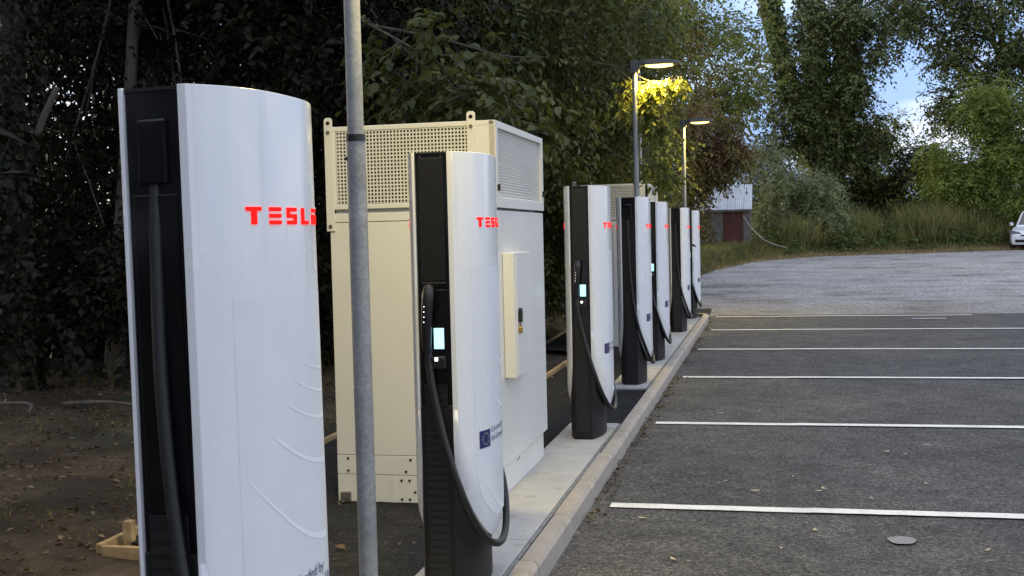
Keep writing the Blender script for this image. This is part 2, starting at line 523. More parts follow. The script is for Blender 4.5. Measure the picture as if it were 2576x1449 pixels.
MT = dict(
    shell=shell_mat(),
    black=plain('black_plastic', (0.007, 0.007, 0.0075), 0.42, var=0.2),
    glossblack=plain('gloss_black_panel', (0.006, 0.006, 0.007), 0.12, var=0.1),
    base=plain('charcoal_base', (0.011, 0.0105, 0.010), 0.5, spec=0.3, var=0.25, scale=4, bump=0.05),
    rib=plain('dark_grille', (0.011, 0.0107, 0.010), 0.5),
    cable=plain('rubber_cable', (0.010, 0.010, 0.0105), 0.5, var=0.15),
    holder=plain('grey_black_holder', (0.012, 0.0115, 0.013), 0.35),
    red=glow('red_lit_letter', (1.0, 0.012, 0.010), 0.36),
    screen=glow('lit_screen', (0.42, 0.86, 1.0), 0.46),
    led=glow('holster_light', (1.0, 0.97, 0.9), 1.2),
    decal=plain('pale_decal', (0.785, 0.79, 0.80), 0.26, var=0.02),
    decal_line=plain('white_decal_line', (0.89, 0.89, 0.89), 0.35, var=0.01),
    flag=plain('blue_flag', (0.010, 0.014, 0.115), 0.4, var=0.05),
    star=plain('flag_star', (0.42, 0.36, 0.22), 0.5, var=0.02),
    ink=plain('blue_ink', (0.035, 0.055, 0.16), 0.5, var=0.02),
    cab=plain('cabinet_paint', (0.70, 0.685, 0.64), 0.38, var=0.035, scale=2.5, coat=0.1),
    cabin=plain('cabinet_inside', (0.010, 0.010, 0.011), 0.8),
    bolt=plain('bolt_steel', (0.22, 0.20, 0.17), 0.45, metal=0.7),
    hole=plain('dark_hole', (0.008, 0.008, 0.008), 0.9),
    brass=plain('brass', (0.52, 0.34, 0.09), 0.35, metal=0.85, var=0.15, scale=60),
    galv=galv_mat(),
    lamphead=plain('lamp_housing', (0.055, 0.056, 0.06), 0.45),
    lampglass=glow('lamp_diffuser', (1.0, 0.78, 0.24), 1.1),
    tarmac=tarmac_mat('car_park_tarmac', (0.072, 0.070, 0.068), (0.225, 0.22, 0.214)),
    tarmac2=tarmac_mat('fresh_tarmac', (0.016, 0.016, 0.0163), (0.048, 0.048, 0.048), 0.35),
    stain=tarmac_mat('oily_tarmac', (0.036, 0.036, 0.038), (0.12, 0.12, 0.12)),
    concrete=concrete_mat('plinth_concrete', (0.46, 0.44, 0.40), 0.14),
    kerb=concrete_mat('kerb_concrete', (0.37, 0.325, 0.275), 0.2),
    strip=plain('joint_strip', (0.20, 0.20, 0.19), 0.6, var=0.3),
    paint=paint_mat(),
    patch=concrete_mat('pale_patch', (0.22, 0.22, 0.22), 0.35),
    soil=ground_mat(),
    gravel=gravel_mat(),
    bark=bark_mat('bark', (0.085, 0.070, 0.055)),
    bark_pale=bark_mat('pale_bark', (0.14, 0.12, 0.095)),
    timber=plain('sawn_timber', (0.36, 0.25, 0.13), 0.75, var=0.3, scale=14, bump=0.2),
    shedwall=concrete_mat('shed_render', (0.15, 0.138, 0.12), 0.3),
    shedroof=plain('roof_sheet', (0.62, 0.64, 0.67), 0.5, var=0.1, scale=3),
    door=door_mat(),
    rope=plain('pale_rope', (0.42, 0.40, 0.36), 0.8),
    carpaint=plain('white_car_paint', (0.78, 0.79, 0.80), 0.22, coat=0.7, var=0.01),
    glass=plain('dark_car_glass', (0.035, 0.04, 0.05), 0.06, var=0.05),
    tyre=plain('tyre_rubber', (0.018, 0.018, 0.018), 0.8),
    rim=plain('alloy_rim', (0.35, 0.35, 0.36), 0.35, metal=0.8),
    lens=plain('headlight_lens', (0.16, 0.17, 0.19), 0.1),
    dryleaf=leaf_mat('dry_leaf', [(0.30, 0.16, 0.07), (0.55, 0.44, 0.26), (0.68, 0.60, 0.42)], 0.15),
    litter=leaf_mat('leaf_litter', [(0.0607, 0.0340, 0.0182), (0.1215, 0.0705, 0.0365), (0.2066, 0.1580, 0.1033), (0.0790, 0.0510, 0.0304)], 0.1),
    grass=leaf_mat('verge_grass', [(0.0720, 0.1020, 0.0250), (0.1200, 0.1380, 0.0400), (0.2400, 0.1980, 0.0750)], 0.25),
    drygrass=leaf_mat('dry_grass', [(0.2400, 0.1800, 0.0900), (0.3600, 0.2820, 0.1500), (0.1560, 0.1440, 0.0600)], 0.25),
    weeds=leaf_mat('tall_weeds', [(0.34, 0.29, 0.15), (0.1350, 0.1560, 0.0517), (0.3510, 0.2860, 0.1150), (0.2025, 0.2080, 0.0690), (0.1013, 0.1430, 0.0460), (0.1620, 0.1820, 0.0575)], 0.3),
    bramble=leaf_mat('bramble', [(0.0473, 0.0845, 0.0220), (0.0878, 0.1300, 0.0350), (0.1350, 0.1690, 0.0550)], 0.25),
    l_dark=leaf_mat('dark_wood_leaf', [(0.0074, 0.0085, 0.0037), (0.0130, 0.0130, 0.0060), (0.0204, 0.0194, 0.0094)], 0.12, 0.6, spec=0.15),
    l_beech=leaf_mat('beech_leaf', [(0.0420, 0.0532, 0.0150), (0.0608, 0.0734, 0.0204), (0.0935, 0.0963, 0.0286)], 0.28),
    l_lamplit=leaf_mat('lamplit_branch_leaf', [(0.11, 0.13, 0.035), (0.17, 0.19, 0.05), (0.23, 0.24, 0.07)], 0.42),  # beech leaf lightened so its colour carries the glow of the lamp
    l_ivy=leaf_mat('ivy_leaf', [(0.0575, 0.0770, 0.0250), (0.0864, 0.1100, 0.0350), (0.1437, 0.1559, 0.0563)], 0.12, 0.4),
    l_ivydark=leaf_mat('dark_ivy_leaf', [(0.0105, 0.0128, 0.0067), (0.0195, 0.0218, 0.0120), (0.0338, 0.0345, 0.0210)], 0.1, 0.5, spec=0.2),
    l_mid=leaf_mat('ash_leaf', [(0.1020, 0.1243, 0.0315), (0.1488, 0.1826, 0.0435), (0.2184, 0.2330, 0.0638)], 0.3),
    l_brown=leaf_mat('browning_leaf', [(0.0862, 0.0903, 0.0272), (0.1323, 0.1208, 0.0384), (0.1713, 0.1145, 0.0416)], 0.28, brown=((0.15, 0.085, 0.045), 0.50)),
    l_sallow=leaf_mat('sallow_leaf', [(0.1456, 0.1760, 0.0833), (0.2184, 0.2527, 0.1275), (0.3058, 0.3294, 0.1827)], 0.25),
    l_hedge=leaf_mat('hedge_leaf', [(0.0310, 0.0376, 0.0130), (0.0466, 0.0554, 0.0173), (0.0673, 0.0743, 0.0230)], 0.2),
    l_feather=leaf_mat('feathery_leaf', [(0.1063, 0.1432, 0.0323), (0.1631, 0.2102, 0.0480), (0.2452, 0.2888, 0.0748)], 0.3),
    l_lime=leaf_mat('yellow_green_leaf', [(0.20, 0.21, 0.045), (0.28, 0.29, 0.07), (0.15, 0.17, 0.04)], 0.35),
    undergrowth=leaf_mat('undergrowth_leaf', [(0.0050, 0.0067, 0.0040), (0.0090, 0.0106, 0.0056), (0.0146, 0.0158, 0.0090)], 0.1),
)

# ------------------------------------------------------------------ ground, tarmac, gravel
ROAD = -0.13
EDGE_X = np.array([-3.2, -2.6, -2.08, -1.79, -1.19, -0.49, 1.1, 2.8, 4.5, 7.8, 10.1, 14, 40])
EDGE_Y = np.array([24.0, 31.0, 38.2, 40.5, 43.7, 46.6, 49.5, 50.8, 51.2, 52.2, 53.2, 54.5, 58])
def lot_z(y): return ROAD + 0.019 * np.maximum(0, y - 24)
def outside(x, y):
    yb = np.interp(x, EDGE_X, EDGE_Y)
    s = np.maximum(y - yb, 0)
    left = np.maximum(-3.2 - x, 0)
    return np.where(x < -3.2, np.maximum(left, 0.0), s)
def ground_z(x, y):
    x, y = np.asarray(x, float), np.asarray(y, float)
    s = outside(x, y)
    far = sstep(22, 30, y)
    bank = far * (0.55 * sstep(0.0, 4.0, s) + 0.05 * (fbm(x * 0.8, y * 0.8) - 0.5))
    bump = 0.14 * (fbm(x * 1.1 + 3, y * 1.1) - 0.45) + 0.035 * (fbm(x * 6, y * 6, 3) - 0.5)
    soil = -0.075 + 0.06 * np.clip(-x - 3.4, 0, 4) + bump * sstep(2.3, 3.6, -x)
    soil = np.minimum(soil, np.where(x > -3.5, -0.068 + 0.03 * sstep(2.2, 2.5, -x), 9))
    near = np.where(x < -1.15, soil, ROAD - 0.10)
    farz = lot_z(y) - 0.05 + bank
    return near * (1 - far) + farz * far

def ticks(parts):
    out = []
    for a, b, st in parts: out += list(np.arange(a, b, st))
    return np.array(out + [parts[-1][1]])
gx = ticks([(-400, -20, 20), (-20, -10, 0.6), (-10, -1.0, 0.11), (-1.0, 16, 0.5), (16, 40, 3), (40, 400, 20)])
gy = ticks([(-60, 3, 3), (3, 22, 0.11), (22, 64, 0.45), (64, 120, 4), (120, 900, 40)])
X, Y = np.meshgrid(gx, gy)
Z = ground_z(X, Y)
nx, ny = len(gx), len(gy)
idx = np.arange(nx * ny).reshape(ny, nx)
quads = np.stack([idx[:-1, :-1], idx[:-1, 1:], idx[1:, 1:], idx[1:, :-1]], -1).reshape(-1, 4)
me = np_mesh('ground', np.stack([X, Y, Z], -1).reshape(-1, 3), quads.ravel(), np.full(len(quads), 4), MT['soil'])
me.shade_smooth()
ground = tag(obj('ground', me, None), kind='structure')

def sheet(name, mat, xs, ys, zf, inside=None):
    X, Y = np.meshgrid(xs, ys)
    Z = zf(X, Y)
    nx, ny = len(xs), len(ys)
    idx = np.arange(nx * ny).reshape(ny, nx)
    q = np.stack([idx[:-1, :-1], idx[:-1, 1:], idx[1:, 1:], idx[1:, :-1]], -1).reshape(-1, 4)
    if inside is not None:
        cx, cy = X.ravel()[q].mean(1), Y.ravel()[q].mean(1)
        q = q[inside(cx, cy)]
    me = np_mesh(name, np.stack([X, Y, Z], -1).reshape(-1, 3), q.ravel(), np.full(len(q), 4), mat)
    me.shade_smooth()
    return tag(obj(name, me, None), kind='structure')

KX0, KX1 = -1.205, -1.105              # kerb back and front
car_park = sheet('car_park_tarmac', MT['tarmac'], np.linspace(KX1 - 0.02, 45, 60), np.linspace(-25, 23.25, 70),
                 lambda x, y: ROAD + 0.010 * (fbm(x * 0.5, y * 0.5) - 0.5) * sstep(0.2, 1.0, x + 1.1))
# gravel: columns from the tarmac edge to the far boundary
cols_x = np.concatenate([np.linspace(-3.2, 12, 90), np.linspace(12.6, 40, 40)])
tt = np.linspace(0, 1, 90)
GX = np.repeat(cols_x[None], len(tt), 0)
edge = np.interp(cols_x, EDGE_X, EDGE_Y) + 0.7 * (fbm(cols_x * 1.3, cols_x * 0 + 3) - 0.5)
y_start = np.where(cols_x < KX1, 22.75, 23.2)
GY = y_start[None] + tt[:, None] * (edge - y_start)[None]
GZ = lot_z(GY) + 0.006 + 0.05 * (fbm(GX * 0.6, GY * 0.6) - 0.5) * sstep(23.4, 26, GY)
idx = np.arange(GX.size).reshape(GX.shape)
quads = np.stack([idx[:-1, :-1], idx[:-1, 1:], idx[1:, 1:], idx[1:, :-1]], -1).reshape(-1, 4)
me = np_mesh('gravel_lot', np.stack([GX, GY, GZ], -1).reshape(-1, 3), quads.ravel(), np.full(len(quads), 4), MT['gravel'])
me.shade_smooth()
gravel = tag(obj('gravel_lot', me, None), kind='structure')

# narrow tarmac strip behind the plinth, widening round the two cabinets
def strip_edge(y):
    return np.interp(y, [-8, 5.4, 5.45, 9.9, 10.0, 15.2, 15.6, 19.0, 19.4, 22], [-2.9, -2.9, -3.42, -3.42, -2.42, -2.42, -3.15, -3.25, -2.3, -2.2])
ys = ticks([(-8, 5.4, 1.0), (5.4, 22.2, 0.1)])
SX, SY = [], []
for y in ys:
    e = float(strip_edge(y))
    xs = np.linspace(e, KX0 + 0.01, 12)
    SX.append(xs); SY.append(np.full(12, y))
SX, SY = np.array(SX), np.array(SY)
SZ = -0.022 + 0.010 * (fbm(SX * 1.5, SY * 1.5) - 0.5)
idx = np.arange(SX.size).reshape(SX.shape)
quads = np.stack([idx[:-1, :-1], idx[:-1, 1:], idx[1:, 1:], idx[1:, :-1]], -1).reshape(-1, 4)
me = np_mesh('tarmac_strip', np.stack([SX, SY, SZ], -1).reshape(-1, 3), quads.ravel(), np.full(len(quads), 4), MT['tarmac2'])
me.shade_smooth()
tag(obj('tarmac_strip', me, None), kind='structure')

# timber edging round the tarmac strip
def board(parent, x0, y0, x1, y1, zt=0.03, th=0.035):
    d = Vector((x1 - x0, y1 - y0, 0))
    n = Vector((-d.y, d.x, 0)).normalized() * th
    p = [(x0, y0), (x1, y1), (x1 + n.x, y1 + n.y), (x0 + n.x, y0 + n.y)]
    MB().prism(p, -0.14, zt).build('board', MT['timber'], parent, bevel=0.003)
def edging(label, runs, pegs):
    t = empty('timber_edging', (runs[0][0], runs[0][1], -0.03))
    tag(t, label, 'edging', 'timber boards along the tarmac strip')
    for (a, b, c, d) in runs:
        board(t, a - t.location.x, b - t.location.y, c - t.location.x, d - t.location.y)
    for (x, y, h) in pegs:
        x, y = x - t.location.x, y - t.location.y
        MB().box(x - 0.025, x + 0.025, y - 0.025, y + 0.025, -0.2, h).build('peg', MT['timber'], t, bevel=0.003)
edging('sawn timber edging with a peg, on bare soil at bottom left', [(-3.10, 5.36, -3.45, 5.36), (-3.47, 5.36, -3.43, 8.3)], [(-3.40, 5.52, 0.12), (-3.42, 7.1, 0.05)])
edging('timber edging strip behind the near power cabinet', [(-3.46, 8.34, -3.46, 9.9)], [(-3.42, 9.0, 0.04)])
edging('broken timber edging between bare soil and dark tarmac in mid distance', [(-2.46, 10.1, -2.44, 12.4), (-2.46, 12.45, -2.47, 15.1)], [(-2.42, 13.6, 0.05)])
edging('curved pale edging round the dark tarmac by the far cabinet', [(-3.18, 15.6, -3.22, 17.3), (-3.22, 17.33, -3.29, 19.0)], [])

# concrete plinths and kerb
def plinth(label, x0, x1, ys):
    p = empty('concrete_plinth', (x0, ys[0], 0))
    tag(p, label, 'plinth', 'concrete plinths under the posts')
    for a, b in zip(ys[:-1], ys[1:]):
        MB().box(0, x1 - x0, a - ys[0] + 0.003, b - ys[0] - 0.003, -0.16, 0.0).build('slab', MT['concrete'], p, bevel=0.006)
    MB().box(x1 - x0 + 0.004, x1 - x0 + 0.024, 0, ys[-1] - ys[0], -0.10, -0.004).build('joint_strip', MT['strip'], p)
    return p
plinth('near concrete plinth strip carrying the three nearest posts', -1.64, KX0 - 0.03, [-6.0, -2.0, 2.0, 5.75, 9.42])
plinth('far concrete plinth strip carrying the four farthest posts', -1.62, KX0 - 0.03, [11.6, 14.6, 17.9, 21.2])

kerb = MB().box(KX0 + 0.015, KX1 - 0.01, -6, 21.9, -0.25, -0.035).build('kerb', MT['strip'])
tag(kerb, kind='structure')
KP = [(KX0, -0.20), (KX0, 0.0), (KX1 - 0.022, 0.0), (KX1, -0.028), (KX1 + 0.004, -0.20)]
kst = MB().prism([(p[0] - KX0, p[1]) for p in KP], 0.004, 0.911, 'y')
k0 = None
y = -5.6
while y < 21.2:
    if k0 is None:
        k0 = kst.build('kerb_stone', MT['kerb'], kerb, bevel=0.006, loc=(KX0, y, 0)); o = k0
    else:
        o = k0.copy(); col.objects.link(o)
    o.location = (KX0 + random.uniform(-0.003, 0.003), y, random.uniform(-0.003, 0.003))
    o.rotation_euler = (random.uniform(-0.002, 0.002), 0, random.uniform(-0.002, 0.002))
    y += 0.915
ye = y
# quadrant and return kerb at the far end
cx_, cy_, ro, ri = KX0 - 0.30, ye, 0.40, 0.30
quad = []
for k in range(4):
    a0, a1 = k * 22.5, (k + 1) * 22.5
    mb = MB()
    vs, fs = [], []
    nseg = 5
    for j in range(nseg):
        a = R(a0 + 0.3 + (a1 - a0 - 0.6) * j / (nseg - 1))
        for (px, pz) in KP:
            rr = ri + (px - KX0)
            vs.append((cx_ + rr * math.cos(a), cy_ + rr * math.sin(a), pz))
    for j in range(nseg - 1):
        for q in range(5):
            fs.append((j * 5 + q, j * 5 + (q + 1) % 5, (j + 1) * 5 + (q + 1) % 5, (j + 1) * 5 + q))
    fs += [tuple(range(5))[::-1], tuple((nseg - 1) * 5 + q for q in range(5))]
    mb.add(vs, fs).build('kerb_stone', MT['kerb'], kerb)
for k in range(1):
    o = k0.copy(); col.objects.link(o)
    o.location = (cx_ - 0.004, cy_ + ri, 0); o.rotation_euler = (0, 0, R(90))
    o.location = (cx_, cy_ + ri, 0)

# painted bay lines
line_ends = [(-0.985, 7.07, 9.0, 0.115), (-1.0, 10.20, 9.0, 0.115), (-0.99, 13.45, 9.0, 0.115), (-1.0, 16.62, 9.0, 0.115), (-0.97, 19.85, 9.0, 0.115), (-1.02, 22.85, 3.75, 0.12), (-0.99, 3.9, 9.0, 0.115)]
for (x0, y, x1, w) in line_ends:
    mb = MB()
    n = 120
    vs, fs = [], []
    for i in range(n + 1):
        x = x0 + (x1 - x0) * i / n
        j0, j1 = (vnoise(np.array(x * 9), np.array(y * 3)) - 0.5) * 0.010, (vnoise(np.array(x * 9 + 40), np.array(y * 3)) - 0.5) * 0.010
        zz = ROAD + 0.011 if x > 0.2 else ROAD + 0.008
        vs += [(x, y - w / 2 + j0, zz), (x, y + w / 2 + j1, zz)]
        if i: fs.append((2 * i - 2, 2 * i, 2 * i + 1, 2 * i - 1))
    mb.add(vs, fs).build('bay_line', MT['paint'], car_park)
def blob(name, mat, x, y, rx, ry, z, parent):
    vs = [(x + rx * math.cos(2 * math.pi * k / 22) * (1 + 0.10 * math.sin(3.1 * k / 3.5) + random.uniform(-.03, .03)), y + ry * math.sin(2 * math.pi * k / 22) * (1 + 0.10 * math.sin(2.3 * k / 3.5)), z) for k in range(22)]
    return MB().add(vs, [tuple(range(22))]).build(name, mat, parent)
blob('cement_patch', MT['patch'], 0.69, 6.45, 0.075, 0.085, ROAD + 0.010, car_park)
MB().add([(2.55, 21.9, ROAD + .010), (3.15, 21.9, ROAD + .010), (3.18, 22.2, ROAD + .010), (2.58, 22.22, ROAD + .010)], [(0, 1, 2, 3)]).build('cement_patch', MT['patch'], car_park)

# ------------------------------------------------------------------ charging posts
HW, PH = 0.305, 1.95
def s_out(y):                                   # front face of the shell in plan
    t = min(1.0, abs(y) / HW)
    return 0.095 + 0.100 * (1 - t ** 2.8)
def s_back(y):                                  # the back shell is flatter
    t = min(1.0, abs(y) / HW)
    return 0.083 + 0.070 * (1 - t ** 2.8)
def z_low(y):
    t = min(1.0, abs(y) / HW)
    return 0.23 + 0.50 * (1 - math.sqrt(max(0.0, 1 - t * t)))
def shell(sign):
    n, mrow = 28, 22
    ysn = [-HW * math.cos(math.pi * j / n) for j in range(n + 1)]
    vs, fs = [], []
    def vid(layer, i, j): return (layer * (mrow + 1) + i) * (n + 1) + j
    for layer in (0, 1):
        for i in range(mrow + 1):
            for yy in ysn:
                zl = z_low(yy)
                z = zl + (PH - zl) * i / mrow
                # lower lip tucks back a little
                tuck = 0.022 * max(0.0, 1 - (z - zl) / 0.10) ** 2
                so = s_out(yy) if sign > 0 else s_back(yy)
                x = max(0.074, so - tuck) if layer == 0 else max(0.0725, so - 0.035)
                vs.append((sign * x, yy, z))
    for i in range(mrow):
        for j in range(n):
            a = (vid(0, i, j), vid(0, i, j + 1), vid(0, i + 1, j + 1), vid(0, i + 1, j))
            b = (vid(1, i, j), vid(1, i + 1, j), vid(1, i + 1, j + 1), vid(1, i, j + 1))
            fs += [a, b] if sign > 0 else [a[::-1], b[::-1]]
    for j in range(n):
        a = (vid(0, mrow, j), vid(0, mrow, j + 1), vid(1, mrow, j + 1), vid(1, mrow, j))
        b = (vid(0, 0, j), vid(1, 0, j), vid(1, 0, j + 1), vid(0, 0, j + 1))
        fs += [a, b] if sign > 0 else [a[::-1], b[::-1]]
    for i in range(mrow):
        a = (vid(0, i, 0), vid(0, i + 1, 0), vid(1, i + 1, 0), vid(1, i, 0))
        b = (vid(0, i, n), vid(1, i, n), vid(1, i + 1, n), vid(0, i + 1, n))
        fs += [a, b] if sign > 0 else [a[::-1], b[::-1]]
    return MB().add(vs, fs)

def on_shell(rects, off, thick=0.0, seg=4):
    """quads (y0,y1,z0,z1) laid on the curved shell, optionally with thickness"""
    mb = MB()
    for (y0, y1, z0, z1) in rects:
        vs, fs = [], []
        for k in range(seg + 1):
            yy = y0 + (y1 - y0) * k / seg
            x = s_out(yy)
            vs += [(x + off + thick, yy, z0), (x + off + thick, yy, z1), (x - 0.004, yy, z0), (x - 0.004, yy, z1)]
            if k:
                a, b = 4 * (k - 1), 4 * k
                fs += [(a, b, b + 1, a + 1)]
                if thick: fs += [(a + 1, b + 1, b + 3, a + 3), (a, a + 2, b + 2, b)]
        if thick:
            e = 4 * seg
            fs += [(0, 1, 3, 2), (e, e + 2, e + 3, e + 1)]
        mb.add(vs, fs)
    return mb

LH = 0.042
def letter_rects(ch, y0, w, z0):
    h, b = LH, 0.0095
    y1, z1 = y0 + w, z0 + h
    if ch == 'T': return [(y0, y1, z1 - b, z1), (y0 + w / 2 - 0.0075, y0 + w / 2 + 0.0075, z0, z1 - b)]
    if ch == 'E': return [(y0, y1, z1 - b, z1), (y0, y1, z0 + h / 2 - b / 2, z0 + h / 2 + b / 2), (y0, y1, z0, z0 + b)]
    if ch == 'S': return [(y0, y1, z1 - b, z1), (y0, y1, z0 + h / 2 - b / 2, z0 + h / 2 + b / 2), (y0, y1, z0, z0 + b), (y0, y0 + 0.013, z0 + h / 2 + b / 2, z1 - b), (y1 - 0.013, y1, z0 + b, z0 + h / 2 - b / 2)]
    if ch == 'L': return [(y0, y0 + 0.014, z0 + b, z1), (y0, y1, z0, z0 + b)]
    return [(y0 + 0.003, y1 - 0.003, z1 - b, z1), (y0, y0 + 0.013, z0, z0 + h * 0.62), (y1 - 0.013, y1, z0, z0 + h * 0.62), (y0 + 0.013, y1 - 0.013, z0 + h * 0.62 - b, z0 + h * 0.62)]

def text_mesh(body, size):
    cu = bpy.data.curves.new('t', 'FONT')
    cu.body, cu.size, cu.resolution_u = body, size, 2
    o = bpy.data.objects.new('t', cu)
    col.objects.link(o)
    dg = bpy.context.evaluated_depsgraph_get()
    m = bpy.data.meshes.new_from_object(o.evaluated_get(dg))
    v = [tuple(p.co) for p in m.vertices]
    f = [tuple(p.vertices) for p in m.polygons]
    bpy.data.objects.remove(o); bpy.data.curves.remove(cu); bpy.data.meshes.remove(m)
    return v, f

def base_plan():
    pts = []
    n = 14
    for k in range(n + 1):
        t = -1 + 2 * k / n
        pts.append((0.071 + 0.060 * (1 - abs(t) ** 2.2), t * (HW - 0.004)))
    return pts + [(-x, -y) for x, y in pts]

def make_post(kind):
    """kind 'screen': the connector side faces the camera; 'cable': the cable side does"""
    s = 1 if kind == 'screen' else -1            # -1 mirrors the fittings in y
    t = empty('charging_post')
    MB().box(-0.0705, 0.0705, -(HW - 0.008), HW - 0.008, 0.55, PH - 0.006).build('core', MT['glossblack'], t, bevel=0.003)
    MB().prism(base_plan(), 0.0, 0.86).build('base', MT['base'], t, bevel=0.006)
    fs_ = shell(1).build('front_shell', MT['shell'], t, smooth=True, bevel=0.005, seg=3)
    bs_ = shell(-1).build('back_shell', MT['shell'], t, smooth=True, bevel=0.005, seg=3)
    MB().prism([(s_out(y) - 0.012, y) for y in np.linspace(-HW + .008, HW - .008, 15)] + [(-s_back(y) + 0.012, y) for y in np.linspace(HW - .008, -HW + .008, 15)], PH - 0.014, PH - 0.001).build('top_cap', MT['black'], t)
    for sg, nm in ((1, fs_), (-1, bs_)):
        yy = -0.187
        for ch, w in zip('TESLA', (0.047, 0.050, 0.050, 0.043, 0.050)):
            mb = on_shell(letter_rects(ch, yy, w, 1.626), 0.0, 0.004)
            if sg < 0: mb.v = [(-(x - s_out(y) + s_back(y)), -y, z) for x, y, z in mb.v]
            mb.build('logo_letter', MT['red'], nm, bevel=0)
            yy += w + 0.032
    # decal with contour lines, flag and words
    ny_, nz_ = 20, 16
    vs, fs = [], []
    for i in range(nz_ + 1):
        for j in range(ny_ + 1):
            yy = -0.230 + 0.460 * j / ny_
            u = yy / 0.2301
            zb = 0.325 + 0.25 * (1 - math.sqrt(max(0, 1 - u * u)))
            vs.append((s_out(yy) + 0.0004, yy, zb + (1.45 - zb) * i / nz_))
    for i in range(nz_):
        for j in range(ny_):
            a = i * (ny_ + 1) + j
            fs.append((a, a + 1, a + ny_ + 2, a + ny_ + 1))
    dc = MB().add(vs, fs).build('decal', MT['decal'], fs_, smooth=True)
    for (ya, za, yb, zb, w) in [(-0.225, 0.57, 0.10, 0.345, 0.012), (-0.213, 1.02, 0.16, 0.80, 0.010), (-0.135, 1.115, 0.17, 1.0, 0.008), (-0.065, 1.18, 0.18, 1.115, 0.006), (-0.015, 1.232, 0.18, 1.185, 0.005), (0.025, 1.275, 0.18, 1.245, 0.004)]:
        vs, fs = [], []
        n = 14
        for k in range(n + 1):
            q = k / n
            yy, zz = ya + (yb - ya) * q, za + (zb - za) * math.sin(q * math.pi / 2) ** 0.85
            ww = w * (0.35 + 0.65 * q)
            vs += [(s_out(yy) + 0.0012, yy, zz - ww), (s_out(yy) + 0.0012, yy, zz + ww)]
            if k: fs.append((2 * k - 2, 2 * k, 2 * k + 1, 2 * k - 1))
        MB().add(vs, fs).build('contour_line', MT['decal_line'], fs_)
    fy0, fy1, fz0, fz1 = -0.207, -0.121, 0.655, 0.732
    on_shell([(fy0, fy1, fz0, fz1)], 0.003, 0, 5).build('flag', MT['flag'], fs_)
    mb = MB()
    for k in range(12):
        a = k * math.pi / 6
        cy, cz = (fy0 + fy1) / 2 + 0.025 * math.cos(a), (fz0 + fz1) / 2 + 0.025 * math.sin(a)
        vs = []
        for q in range(10):
            rr = 0.0055 if q % 2 == 0 else 0.0024
            yy = cy + rr * math.sin(q * math.pi / 5)
            vs.append((s_out(yy) + 0.0045, yy, cz + rr * math.cos(q * math.pi / 5)))
        mb.add(vs, [tuple(range(10))])
    mb.build('flag_stars', MT['star'], fs_)
    for body, zz in (('Co-funded by', 0.712), ('the European Union', 0.674)):
        v, f = TXT[body]
        MB().add([(s_out(-0.110 + p[0]) + 0.0032, -0.110 + p[0], zz + p[1]) for p in v], f).build('lettering', MT['ink'], fs_)

    def Yn(d): return s * (-(HW - 0.008) - d)   # d metres proud of the fitted side's face
    def bx(name, mat, x0, x1, d0, d1, z0, z1, bev=0.002, par=t, side=1):
        a, b = sorted((side * Yn(d0), side * Yn(d1)))
        return MB().box(x0, x1, a, b, z0, z1).build(name, mat, par, bevel=bev)
    # connector side
    g = bx('grille', MT['black'], -0.056, 0.054, 0.0, 0.003, 1.395, 1.925)
    mb = MB()
    for k in range(13):
        x = -0.050 + k * 0.0081
        a, b = sorted((Yn(0.003), Yn(0.007)))
        mb.box(x, x + 0.0042, a, b, 1.405, 1.905)
    mb.build('rib', MT['rib'], g)
    bx('grille_lip', MT['rib'], -0.050, 0.058, 0.0, 0.010, 1.383, 1.393)
    bx('screen_bezel', MT['glossblack'], -0.055, 0.060, 0.0, 0.004, 1.02, 1.36)
    bx('screen', MT['screen'], -0.004, 0.041, 0.004, 0.0065, 1.105, 1.195, 0.002)
    hs = bx('holster', MT['holder'], -0.045, 0.050, 0.0, 0.028, 1.02, 1.075, 0.008)
    bx('holster_light', MT['led'], 0.004, 0.018, 0.028, 0.030, 1.055, 1.070, 0.001, hs)
    bx('screw', MT['bolt'], -0.050, -0.045, 0.0, 0.002, 1.93, 1.935, 0)
    bx('screw', MT['bolt'], 0.042, 0.047, 0.0, 0.002, 1.93, 1.935, 0)
    cpath = catmull([(-0.010, Yn(0.030), 1.385), (-0.014, Yn(0.045), 1.34), (-0.020, Yn(0.048), 1.26), (-0.026, Yn(0.042), 1.18), (-0.028, Yn(0.036), 1.10)], 4)
    rr = np.interp(np.linspace(0, 1, len(cpath)), [0, .06, .25, .7, .9, 1], [0.008, 0.022, 0.027, 0.024, 0.021, 0.017])
    cn = MB().tube(cpath, list(rr), 12).build('connector', MT['holder'], t, smooth=True)
    for k in range(4):
        bx('indicator', MT['led'], -0.026 - k * 0.001, -0.023 - k * 0.001, 0.071, 0.0735, 1.29 - k * 0.022, 1.293 - k * 0.022, 0, cn)
    # lower grille panels on both sides
    for side in (1, -1):
        g2 = bx('lower_grille', MT['black'], -0.052, 0.052, 0.006, 0.009, 0.06, 0.95, 0.002, t, side)
        mb = MB()
        for k in range(26):
            z = 0.09 + k * 0.032
            a, b = sorted((side * Yn(0.009), side * Yn(0.0115)))
            mb.box(-0.046, 0.046, a, b, z, z + 0.020)
        mb.build('rib', MT['rib'], g2)
    # cable side
    bx('cable_housing', MT['glossblack'], -0.036, 0.040, 0.0, 0.014, 1.725, 1.875, 0.006, t, -1)
    bx('back_panel', MT['glossblack'], -0.058, 0.058, 0.0, 0.003, 1.0, 1.70, 0.002, t, -1)
